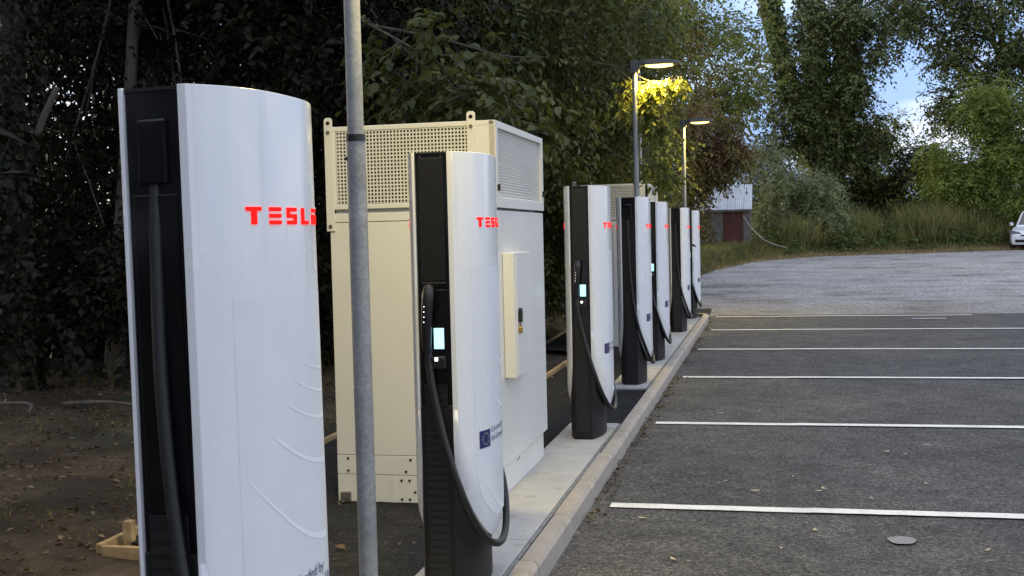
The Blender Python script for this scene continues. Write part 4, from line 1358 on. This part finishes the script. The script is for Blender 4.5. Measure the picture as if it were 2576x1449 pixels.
# --- near wood, left to right along the row
def t1_extra(t, og):
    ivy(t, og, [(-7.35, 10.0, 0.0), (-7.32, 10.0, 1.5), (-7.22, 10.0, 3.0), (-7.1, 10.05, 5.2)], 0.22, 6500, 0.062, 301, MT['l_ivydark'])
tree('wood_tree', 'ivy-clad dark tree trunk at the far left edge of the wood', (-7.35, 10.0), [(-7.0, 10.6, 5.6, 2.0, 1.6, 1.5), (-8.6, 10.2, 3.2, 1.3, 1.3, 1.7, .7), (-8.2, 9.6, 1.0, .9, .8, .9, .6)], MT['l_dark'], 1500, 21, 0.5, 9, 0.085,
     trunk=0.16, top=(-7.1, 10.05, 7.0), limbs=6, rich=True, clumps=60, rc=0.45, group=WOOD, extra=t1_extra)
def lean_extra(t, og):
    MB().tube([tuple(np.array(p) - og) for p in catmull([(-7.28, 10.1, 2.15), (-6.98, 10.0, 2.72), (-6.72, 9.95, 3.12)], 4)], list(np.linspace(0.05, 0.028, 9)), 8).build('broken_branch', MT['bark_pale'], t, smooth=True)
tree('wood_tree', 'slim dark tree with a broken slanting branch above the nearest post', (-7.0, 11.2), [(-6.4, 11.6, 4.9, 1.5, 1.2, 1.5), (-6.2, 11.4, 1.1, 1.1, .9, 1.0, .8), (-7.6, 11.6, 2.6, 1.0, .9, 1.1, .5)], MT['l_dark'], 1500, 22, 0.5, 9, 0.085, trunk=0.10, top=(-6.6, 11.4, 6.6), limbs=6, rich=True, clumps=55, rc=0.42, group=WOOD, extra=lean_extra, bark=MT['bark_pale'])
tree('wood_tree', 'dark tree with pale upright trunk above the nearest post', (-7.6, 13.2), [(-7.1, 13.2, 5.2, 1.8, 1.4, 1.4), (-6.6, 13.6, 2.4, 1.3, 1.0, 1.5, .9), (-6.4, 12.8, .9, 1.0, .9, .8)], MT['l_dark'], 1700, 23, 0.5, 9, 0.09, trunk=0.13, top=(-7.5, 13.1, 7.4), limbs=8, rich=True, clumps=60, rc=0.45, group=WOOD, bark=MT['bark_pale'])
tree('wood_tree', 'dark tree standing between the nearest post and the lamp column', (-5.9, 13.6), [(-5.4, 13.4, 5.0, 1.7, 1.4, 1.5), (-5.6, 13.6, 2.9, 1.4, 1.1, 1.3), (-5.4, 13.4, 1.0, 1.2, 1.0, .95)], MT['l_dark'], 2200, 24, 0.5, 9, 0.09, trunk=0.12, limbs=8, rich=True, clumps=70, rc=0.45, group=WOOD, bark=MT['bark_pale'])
# overhanging big-leaved branch behind the near cabinet
def near_branch(t, og):
    for j, ctrl in enumerate([[(-3.9, 10.4, 3.75), (-3.2, 9.9, 3.35), (-2.55, 9.5, 2.95), (-2.1, 9.3, 2.62), (-1.83, 9.2, 2.42)],
                              [(-3.3, 10.0, 3.4), (-2.9, 9.9, 3.0), (-2.75, 9.8, 2.72), (-2.9, 9.7, 2.55), (-3.1, 9.7, 2.5)],
                              [(-3.5, 10.2, 3.55), (-2.9, 10.2, 3.4), (-2.3, 10.1, 3.2), (-1.9, 10.0, 3.15)]]):
        pts = [tuple(np.array(p) - og) for p in catmull(ctrl, 5)]
        MB().tube(pts, list(np.linspace(0.014, 0.004, len(pts))), 5).build('branch', MT['bark'], t, smooth=True)
    foliage('branch_leaves', MT['l_beech'], t, 77, [(-2.75, 9.65, 2.72, .62, .32, .30), (-2.25, 9.45, 2.70, .45, .28, .25), (-1.93, 9.25, 2.43, .16, .12, .08, 2.0), (-3.0, 9.9, 3.2, .7, .4, .4, .6)], 230, 0.30, 7, 0.105, 0.5, 0.62, True, origin=og, twigs=120)
tree('beech_tree', 'broad leafy tree hanging its branches over the near cabinet', (-5.3, 11.6), [(-4.6, 11.6, 5.2, 1.7, 1.3, 1.4), (-4.3, 11.4, 3.6, 1.3, 1.0, 1.0), (-4.6, 12.0, 1.9, 1.0, .8, 1.0, .7)], MT['l_dark'], 2300, 25, 0.5, 9, 0.10, trunk=0.14, limbs=9, rich=True, clumps=70, rc=0.45, group=WOOD, extra=near_branch, bark=MT['bark_pale'], droop=0.5)
tree('beech_tree', 'dense leafy tree filling the space above the third post', (-4.9, 16.2), [(-3.9, 15.6, 4.9, 1.7, 1.6, 1.5), (-3.8, 16.3, 3.4, 1.3, 1.3, 1.2), (-4.0, 16.6, 1.6, 1.1, 1.2, 1.3)], MT['l_beech'], 3000, 26, 0.5, 9, 0.105, trunk=0.17, limbs=9, rich=True, clumps=80, rc=0.5, group=WOOD, droop=0.6)
def lamp_branch(t, og):
    for ctrl in [[(-2.2, 14.9, 3.80), (-1.8, 14.7, 3.70), (-1.5, 14.6, 3.52), (-1.25, 14.5, 3.44), (-1.0, 14.4, 3.44)], [(-1.9, 14.8, 3.72), (-1.6, 14.6, 3.45), (-1.42, 14.55, 3.2), (-1.25, 14.5, 2.98)],
                 [(-2.3, 15.2, 2.9), (-1.9, 15.0, 2.6), (-1.5, 14.8, 2.42), (-1.1, 14.65, 2.25)]]:
        pts = [tuple(np.array(p) - og) for p in catmull(ctrl, 5)]
        MB().tube(pts, list(np.linspace(0.010, 0.003, len(pts))), 5).build('branch', MT['bark'], t, smooth=True)
    foliage('branch_leaves', MT['l_lamplit'], t, 78, [(-1.45, 14.6, 3.42, .16, .10, .10, 2.2), (-1.10, 14.45, 3.46, .15, .08, .05, 2.2), (-1.42, 14.58, 3.18, .11, .09, .15, 2.2), (-1.34, 14.54, 2.98, .09, .08, .12, 2.4), (-1.22, 14.5, 2.84, .06, .06, .06, 2.4), (-1.42, 14.8, 2.45, .20, .10, .09, 1.1), (-1.2, 14.68, 2.28, .16, .08, .04, 1.3), (-1.75, 14.75, 3.35, .14, .12, .22, .8)], 230, 0.16, 6, 0.090, 0.8, 0.55, True, origin=og, twigs=150)
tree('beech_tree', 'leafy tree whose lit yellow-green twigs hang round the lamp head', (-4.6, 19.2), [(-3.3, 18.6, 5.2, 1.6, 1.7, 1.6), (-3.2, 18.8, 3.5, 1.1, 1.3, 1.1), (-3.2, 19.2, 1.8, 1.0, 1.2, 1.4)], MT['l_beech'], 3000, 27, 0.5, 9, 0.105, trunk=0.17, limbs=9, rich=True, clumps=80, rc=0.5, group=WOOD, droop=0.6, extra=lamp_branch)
tree('wood_tree', 'dark green tree just behind the far cabinet', (-4.9, 23.0), [(-3.9, 23.0, 5.4, 1.7, 1.8, 2.0), (-3.4, 23.2, 3.0, 1.2, 1.5, 1.6), (-3.4, 23.6, 1.2, 1.0, 1.4, 1.1)], MT['l_beech'], 2600, 28, 0.55, 9, 0.12, trunk=0.17, limbs=8, clumps=70, rc=0.55, group=WOOD, droop=0.5)
tree('wood_tree', 'mid green tree behind the farther lit lamp', (-4.8, 28.5), [(-3.8, 28.5, 6.2, 1.9, 2.0, 2.4), (-3.5, 28.6, 3.6, 1.2, 1.7, 1.7), (-3.9, 29.0, 1.3, 1.0, 1.6, 1.2)], MT['l_mid'], 2600, 29, 0.6, 9, 0.14, trunk=0.19, limbs=8, clumps=70, rc=0.6, group=WOOD, droop=0.5)
tree('wood_tree', 'loose tree with browning leaves leaning towards the shed', (-5.2, 36.0), [(-4.3, 36.0, 7.0, 2.3, 2.2, 2.6), (-4.2, 36.0, 4.4, 1.4, 1.8, 1.7), (-4.3, 36.6, 1.8, 1.0, 1.6, 1.5)], MT['l_brown'], 2800, 30, 0.65, 9, 0.15, trunk=0.2, limbs=9, clumps=80, rc=0.65, group=WOOD, droop=0.5)
tree('wood_tree', 'reddish brown leaved tree drooping over the shed roof', (-3.6, 47.5), [(-2.6, 47.2, 5.6, 1.5, 1.4, 1.5), (-1.6, 47.8, 4.75, .9, .9, .6), (-3.4, 47.6, 2.6, .8, 1.0, 1.4), (-2.4, 47.6, 3.7, .35, .5, .5)], MT['l_brown'], 1900, 31, 0.6, 9, 0.16, trunk=0.16, limbs=8, clumps=55, rc=0.55, group=WOOD, droop=0.7)
tree('ash_tree', 'tall open ash with sky showing through, behind the lit lamp', (-4.6, 52.0), [(-3.4, 52, 11.0, 2.6, 2.4, 2.8), (-1.5, 52.5, 10.6, 2.2, 2.2, 2.6, .75), (-3.0, 52.5, 7.2, 2.0, 2.0, 1.9), (-1.0, 52.5, 7.6, 1.5, 1.5, 1.1, .8)], MT['l_mid'], 2200, 32, 0.8, 9, 0.18, trunk=0.25, limbs=12, clumps=75, rc=0.7, group=WOOD, droop=0.35)
# --- second and third rows, closing the wood
k = 0
for (x, y, h, lab) in [(-10.0, 12.5, 7.0, 'tree deep in the wood at upper left, bright sky chinks in its crown'), (-9.4, 16.2, 7.6, 'tree deep in the wood behind the nearest post top'), (-8.0, 17.6, 7.6, 'tree deep in the wood left of the lamp column'),
                       (-7.2, 20.5, 7.8, 'tree deep in the wood above the near cabinet roof'), (-7.0, 26.0, 8.4, 'tree deep in the wood right of the near cabinet'), (-7.2, 33.0, 9.6, 'tree deep in the wood behind the leafy lamp'),
                       (-12.8, 17.0, 8.0, 'tree at the far left back of the wood'), (-13.4, 23.0, 9.0, 'tall back tree of the wood behind the nearest post'), (-11.2, 28.5, 9.6, 'tall back tree of the wood behind the lamp column'), (-9.4, 39.0, 11.0, 'tall back tree of the wood over the near cabinet')]:
    s = 1 + 0.02 * y
    sp = max(1.5, h * 0.26)
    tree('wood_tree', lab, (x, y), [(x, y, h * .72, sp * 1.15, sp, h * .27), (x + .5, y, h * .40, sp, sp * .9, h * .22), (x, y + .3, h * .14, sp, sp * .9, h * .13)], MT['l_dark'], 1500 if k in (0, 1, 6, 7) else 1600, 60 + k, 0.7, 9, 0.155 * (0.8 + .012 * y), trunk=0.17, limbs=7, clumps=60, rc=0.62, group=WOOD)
    k += 1

# --- the wood goes on round behind the camera
for j, (x, y, h, lab) in enumerate([(-6.9, 5.2, 7.5, 'wood tree left of the picture, level with the second post'), (-6.6, 0.8, 7.5, 'wood tree left of the camera'), (-6.2, -4.5, 8.0, 'wood tree behind the camera, left end'), (-4.0, -9.0, 8.0, 'wood tree behind the camera at the row end'), (0.5, -11.5, 8.0, 'wood tree straight behind the camera'), (5.5, -13.0, 8.0, 'wood tree behind the camera, right end')]):
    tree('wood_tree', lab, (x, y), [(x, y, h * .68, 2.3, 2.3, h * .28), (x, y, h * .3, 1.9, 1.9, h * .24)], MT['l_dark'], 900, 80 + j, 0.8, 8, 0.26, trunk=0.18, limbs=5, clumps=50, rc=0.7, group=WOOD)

# --- right side, beyond the gravel
def ivy_tree_extra(t, og):
    ivy(t, og, [(3.1, 61, 0.4), (3.0, 61, 4), (2.6, 61, 8.2), (2.35, 61, 13.5)], 0.62, 7000, 0.22, 401)
    ivy(t, og, [(3.1, 61, 2.5), (3.5, 61, 6.0), (3.95, 61, 9.5), (4.25, 61, 14)], 0.55, 5600, 0.22, 402)
    ivy(t, og, [(2.9, 61, 4.5), (1.4, 61, 8.0), (0.6, 61, 11.0), (0.2, 61, 14)], 0.40, 3200, 0.22, 403)
tree('ivy_tree', 'tall twin-stemmed tree thick with dark ivy, right of centre', (3.1, 61.0), [(0.9, 61, 9.3, 2.2, 1.8, 2.8, .55), (5.2, 61, 10.6, 1.9, 1.8, 2.8, .5), (4.8, 60.6, 6.5, 1.2, 1.2, .8, 1.0), (4.6, 60.6, 5.0, 1.1, 1.1, .6, .9), (0.3, 61, 6.0, 1.2, 1.3, .9, .5), (3.2, 61, 12.2, 3.0, 2.0, 1.6, .6), (1.7, 60.6, 7.4, 1.4, 1.3, 1.8, .8), (4.3, 60.6, 8.8, 1.2, 1.2, 1.5, .8), (6.2, 61, 12.4, 1.3, 1.2, 1.4, .6)], MT['l_ivy'], 3600, 41, 0.8, 9, 0.20,
     stems=[((3.1, 61, 0.3), (2.35, 61, 14), 0.38), ((3.1, 61, 1.5), (4.25, 61, 14), 0.30), ((3.0, 61, 3.8), (0.2, 61, 14), 0.18)], limbs=10, clumps=120, rc=0.6, extra=ivy_tree_extra, cat='tree', group='trees beyond the gravel')
tree('broad_tree', 'dark high tree crown at the upper right corner', (12.2, 64.0), [(9.6, 63, 12.6, 2.9, 2.2, 2.6), (12.4, 63, 11.2, 2.9, 2.2, 3.2), (9.4, 63, 10.2, 1.4, 1.5, 1.2, .9), (7.5, 63, 12.4, 1.6, 1.5, 1.6, .7), (9.6, 62.5, 7.4, 1.2, 1.2, .9, .8), (11.0, 63, 8.0, 2.6, 2.0, 1.8), (14.6, 63, 11, 2.8, 2.2, 4.0)], MT['l_ivy'], 4000, 42, 0.8, 9, 0.21, trunk=0.36, top=(12.0, 64, 14), limbs=12, clumps=105, rc=0.75, group='trees beyond the gravel')
tree('feathery_tree', 'light green feathery tree sweeping down behind the parked car', (12.6, 58.0), [(11.6, 57.6, 6.6, 2.6, 2.0, 1.9), (9.6, 57.4, 4.9, 2.0, 1.7, 1.5), (13.6, 57.5, 5.0, 3.0, 2.0, 2.6), (8.6, 57.2, 3.4, 1.6, 1.5, 1.3), (7.8, 57.0, 4.8, 1.1, 1.2, 1.0), (9.8, 57.2, 6.8, 1.1, 1.2, .9), (10.9, 57, 3.0, 2.3, 1.6, 1.7), (8.4, 57.6, 6.3, .8, .8, .5, .5)], MT['l_feather'], 5200, 43, 0.9, 11, 0.17, trunk=0.25, limbs=12, droop=0.45, clumps=95, rc=0.65, group='trees beyond the gravel', aspect=0.4)
tree('sallow_bush', 'grey-green sallow bush right of the shed', (1.2, 54.5), [(0.9, 54.2, 3.5, 1.6, 1.3, 1.5), (2.0, 54.0, 3.0, 1.4, 1.2, 1.1), (0.2, 53.8, 2.0, 1.1, 1.1, 1.2), (2.3, 53.6, 1.9, 1.2, 1.0, 1.0), (-0.4, 54.6, 4.6, 1.0, 1.0, 1.0, .7)], MT['l_sallow'], 3200, 44, 0.7, 11, 0.15, trunk=0.12, limbs=8, droop=0.35, clumps=60, rc=0.5, group='bushes beyond the gravel', aspect=0.3, cat='bush')
tree('hedge_bush', 'dark green hedge bush in the gap under the open sky', (5.4, 62.5), [(4.4, 61.5, 3.7, 1.7, 1.3, 2.0), (6.4, 61.5, 4.3, 1.7, 1.3, 2.0), (8.2, 61, 1.9, 2.2, 1.3, 1.4), (8.6, 61.5, 5.0, 1.2, 1.2, 1.2), (5.3, 61, 2.0, 2.4, 1.3, 1.5), (7.6, 61.5, 3.8, 1.5, 1.3, 2.2)], MT['l_hedge'], 3600, 45, 0.6, 9, 0.18, trunk=0.14, limbs=6, clumps=70, rc=0.55, group='bushes beyond the gravel', cat='bush')
tree('lime_bush', 'yellow-green bush peeping over the dark hedge', (5.6, 75.0), [(4.8, 75, 7.0, 2.0, 1.4, 1.6), (7.0, 75, 7.1, 1.8, 1.4, 1.4), (3.4, 75, 6.6, 1.4, 1.4, 1.6), (6, 75, 3.6, 3.0, 1.4, 1.6)], MT['l_lime'], 2400, 46, 0.7, 9, 0.22, trunk=0.16, limbs=6, clumps=60, rc=0.6, group='bushes beyond the gravel', cat='bush')
tree('hedge_bush', 'shadowy bush behind the sallow and the shed', (-1.6, 58.0), [(-1.2, 57.8, 3.6, 2.2, 1.5, 2.4), (-3.6, 57.5, 4.0, 2.2, 1.5, 2.8), (0.8, 58.5, 2.8, 1.8, 1.4, 2.2)], MT['l_hedge'], 2300, 47, 0.7, 9, 0.2, trunk=0.16, limbs=6, clumps=65, rc=0.6, group='bushes beyond the gravel', cat='bush')
tree('hedge_bush', 'dark bush closing the view behind the parked car', (15.5, 63.0), [(13.4, 62, 2.8, 2.6, 1.5, 2.3), (17.0, 62, 3.8, 3.2, 1.5, 3.2), (10.4, 62, 2.6, 2.0, 1.4, 2.0)], MT['l_hedge'], 2300, 48, 0.7, 9, 0.2, trunk=0.16, limbs=6, clumps=65, rc=0.6, group='bushes beyond the gravel', cat='bush')

tree('hedge_bush', 'far dark hedge glimpsed low between the bushes at right', (11.0, 84.0), [(6.0, 84, 3.0, 3.0, 1.6, 3.2), (11.0, 84, 3.4, 3.6, 1.6, 3.4), (16.5, 84, 3.4, 3.6, 1.6, 3.6)], MT['l_hedge'], 2600, 49, 0.9, 9, 0.28, trunk=0.2, limbs=6, clumps=90, rc=0.9, group='bushes beyond the gravel', cat='bush')

# --- undergrowth, grass, weeds, litter (uncountable)
def scatter_leaves(name, label, cat, mat, P, size, seed, aspect=0.6, flat=1.0, rich=False):
    rg = np.random.default_rng(seed)
    n = len(P)
    D = rg.normal(size=(n, 3)) * np.array([1, 1, 0.35])
    N = np.array([0, 0, flat]) + rg.normal(size=(n, 3)) * 0.35
    V, F, C = leaf_arrays(P, D, N, size * (0.5 + 0.9 * rg.random(n)), aspect, rich)
    return tag(obj(name, np_mesh(name, V, F, C, mat), None), label, cat, kind='stuff')
bl = []
rg = np.random.default_rng(91)
for i in range(90):
    y = rg.uniform(9.5, 44)
    x = -5.6 - rg.random() * 4.2 - 0.02 * y if y > 13 else -6.6 - rg.random() * 4
    z = float(ground_z(x, y))
    bl.append((x, y, z + rg.uniform(0.3, 1.1), rg.uniform(.6, 1.1), rg.uniform(.6, 1.1), rg.uniform(.45, .9)))
for i in range(34):
    x, y = rg.uniform(-17, -9.5), rg.uniform(13, 26)
    bl.append((x, y, rg.uniform(0.6, 2.6), 1.3, 1.3, .8))
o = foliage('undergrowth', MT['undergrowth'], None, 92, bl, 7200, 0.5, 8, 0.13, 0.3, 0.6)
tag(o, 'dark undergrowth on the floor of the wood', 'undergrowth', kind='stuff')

def blades(name, label, cat, mat, XY, h, seed, lean=0.35, w=0.012):
    rg = np.random.default_rng(seed)
    n = len(XY)
    z = ground_z(XY[:, 0], XY[:, 1]) - 0.02
    P = np.stack([XY[:, 0], XY[:, 1], z], -1)
    hh = h * (0.45 + 0.75 * rg.random(n)) * (0.15 + 1.9 * fbm(XY[:, 0] * 1.5 + 4, XY[:, 1] * 1.1) if h > 1 else 1.0)
    D = unit(np.stack([rg.normal(size=n) * lean, rg.normal(size=n) * lean, np.ones(n)], -1))
    a = rg.random(n) * 6.28
    B = np.stack([np.cos(a), np.sin(a), np.zeros(n)], -1) * (w * (0.6 + 0.8 * rg.random(n)))[:, None]
    T = P + D * hh[:, None]
    bend = unit(np.stack([rg.normal(size=n), rg.normal(size=n), -0.2 * np.ones(n)], -1)) * (hh * 0.22)[:, None]
    Mid = P + D * (hh * 0.55)[:, None]
    V = np.stack([P - B, P + B, Mid + B * .8, T + bend, Mid - B * .8], 1).reshape(-1, 3)
    b = (np.arange(n) * 5)[:, None]
    F = np.concatenate([b + np.array([[0, 1, 2, 4]])], 1)
    F2 = b + np.array([[4, 2, 3]])
    loops = np.concatenate([F, F2], 1).reshape(-1)
    counts = np.tile([4, 3], n)
    return tag(obj(name, np_mesh(name, V, loops, counts, mat), None), label, cat, kind='stuff')
def edge_pts(rg, n, d0, d1, xa=-2.4, xb=16):
    x = rg.uniform(xa, xb, n)
    y = np.interp(x, EDGE_X, EDGE_Y) + rg.uniform(d0, d1, n)
    return np.stack([x, y], -1)
blades('dry_grass', 'dry straw-coloured grass fringing the gravel', 'grass', MT['drygrass'], edge_pts(rg, 30000, -0.6, 4.0), 0.27, 93, 0.9, 0.014)
left_verge = np.stack([rg.uniform(-4.6, -0.6, 14000), rg.uniform(27, 50, 14000)], -1)
left_verge = left_verge[left_verge[:, 1] > np.interp(left_verge[:, 0], EDGE_X, EDGE_Y) + 0.3]
blades('verge_grass', 'green verge grass below the bushes and the shed', 'grass', MT['grass'], np.concatenate([edge_pts(rg, 12000, 0.9, 4.6), left_verge]), 0.34, 94, 0.45, 0.014)
xy = edge_pts(rg, 30000, 1.8, 6.0, 0.8, 16)
xy = xy[fbm(xy[:, 0] * 0.9, xy[:, 1] * 0.5) > 0.40]
blades('tall_weeds', 'tall dead-stalked weeds on the bank before the hedge', 'weeds', MT['weeds'], xy, 1.25, 95, 0.22, 0.018)
bl = []
for i in range(70):
    x = rg.uniform(-0.6, 16)
    y = float(np.interp(x, EDGE_X, EDGE_Y)) + rg.uniform(1.3, 5.0)
    bl.append((x, y, float(ground_z(x, y)) + rg.uniform(.1, .55), rg.uniform(.4, .8), rg.uniform(.4, .8), rg.uniform(.25, .55)))
o = foliage('bramble', MT['bramble'], None, 96, bl, 2600, 0.4, 8, 0.13, 0.3, 0.7)
tag(o, 'low brambles tangled along the foot of the bank', 'brambles', kind='stuff')
# sparse grass on the soil, and leaf litter
n = 26000
xy = np.stack([rg.uniform(-8, -3.5, n), rg.uniform(3.6, 13, n)], -1)
xy = xy[fbm(xy[:, 0] * 1.2 + 8, xy[:, 1] * 1.2) > 0.50]
blades('soil_grass', 'thin grass tufts on the bare soil at left', 'grass', MT['grass'], xy, 0.07, 97, 0.9, 0.004)
n = 14000
x, y = rg.uniform(-9, -3.48, n), rg.uniform(3.5, 24, n)
P = np.stack([x, y, ground_z(x, y) + 0.012], -1)
scatter_leaves('leaf_litter', 'brown leaf litter strewn over the bare soil', 'leaf litter', MT['litter'], P, 0.042, 98, rich=True)
n = 900
y = rg.uniform(4, 22.5, n)
y = y[(fbm(y * 0.9, y * 0) > 0.42)]
x = KX1 + 0.012 + np.abs(rg.normal(size=len(y))) * 0.05
P = np.stack([x, y, np.full(len(y), ROAD + 0.012) + rg.random(len(y)) * 0.012], -1)
scatter_leaves('leaf_drift', 'thin drift of brown leaves along the foot of the kerb', 'leaf litter', MT['litter'], P, 0.036, 99, rich=True)
n = 260
x, y = rg.uniform(-2.9, -1.7, n), rg.uniform(4, 22, n)
P = np.stack([x, y, np.full(n, -0.008)], -1)
scatter_leaves('leaf_scatter', 'sparse leaf scraps on the dark tarmac behind the plinth', 'leaf litter', MT['litter'], P, 0.05, 100, rich=True)

# single fallen leaves on the car park
lf = []
for i, (lx, ly) in enumerate([(-0.50, 5.91), (-0.42, 5.89), (-0.34, 7.77), (-0.30, 7.84), (-0.10, 7.55), (0.15, 8.02), (0.30, 7.60), (0.34, 7.66), (0.62, 7.42), (0.20, 6.75), (0.24, 6.6), (-0.75, 6.75), (0.48, 9.4), (0.86, 9.0), (0.98, 8.9), (1.2, 9.3), (-0.1, 10.9), (0.9, 11.6), (1.7, 12.4), (2.3, 14.6), (0.4, 12.2), (-0.6, 10.6), (-0.45, 10.75), (0.05, 6.2), (1.0, 7.9), (1.1, 6.3)]):
    a = random.uniform(0, 6.28); sz = random.uniform(0.016, 0.034); wd = sz * random.uniform(.25, .45); cu = random.uniform(.1, .4) * sz
    c, s_ = math.cos(a), math.sin(a)
    pts = [(-sz, 0, cu), (-sz * .3, wd, .002), (sz * .4, wd * .8, cu * .4), (sz, 0, cu), (sz * .4, -wd * .8, cu * .5), (-sz * .3, -wd, .003), (0, 0, 0.001)]
    o = MB().add([(x * c - y * s_, x * s_ + y * c, z) for x, y, z in pts], [(0, 6, 1), (1, 6, 2), (2, 6, 3), (3, 6, 4), (4, 6, 5), (5, 6, 0)]).build('fallen_leaf', MT['dryleaf'], loc=(lx, ly, ROAD + 0.011))
    tag(o, 'small dry curled leaf lying loose on the car park tarmac', 'leaf', 'loose fallen leaves on the tarmac')
# fallen branches on the soil
for (pts, lab) in [([(-6.35, 9.3, 0.05), (-5.95, 9.35, 0.12), (-5.55, 9.3, 0.1)], 'pale fallen branch lying where the soil meets the wood'), ([(-6.9, 9.0, 0.05), (-6.5, 9.0, 0.1), (-6.35, 8.8, 0.05)], 'short crooked fallen stick left of the pale branch')]:
    q = []
    for p in pts: q.append((p[0], p[1], float(ground_z(p[0], p[1])) + p[2] * 0.5 + 0.02))
    tag(MB().tube(catmull(q, 5), list(np.linspace(0.022, 0.010, 11)), 7).build('fallen_branch', MT['bark_pale'], smooth=True), lab, 'branch', 'fallen branches')
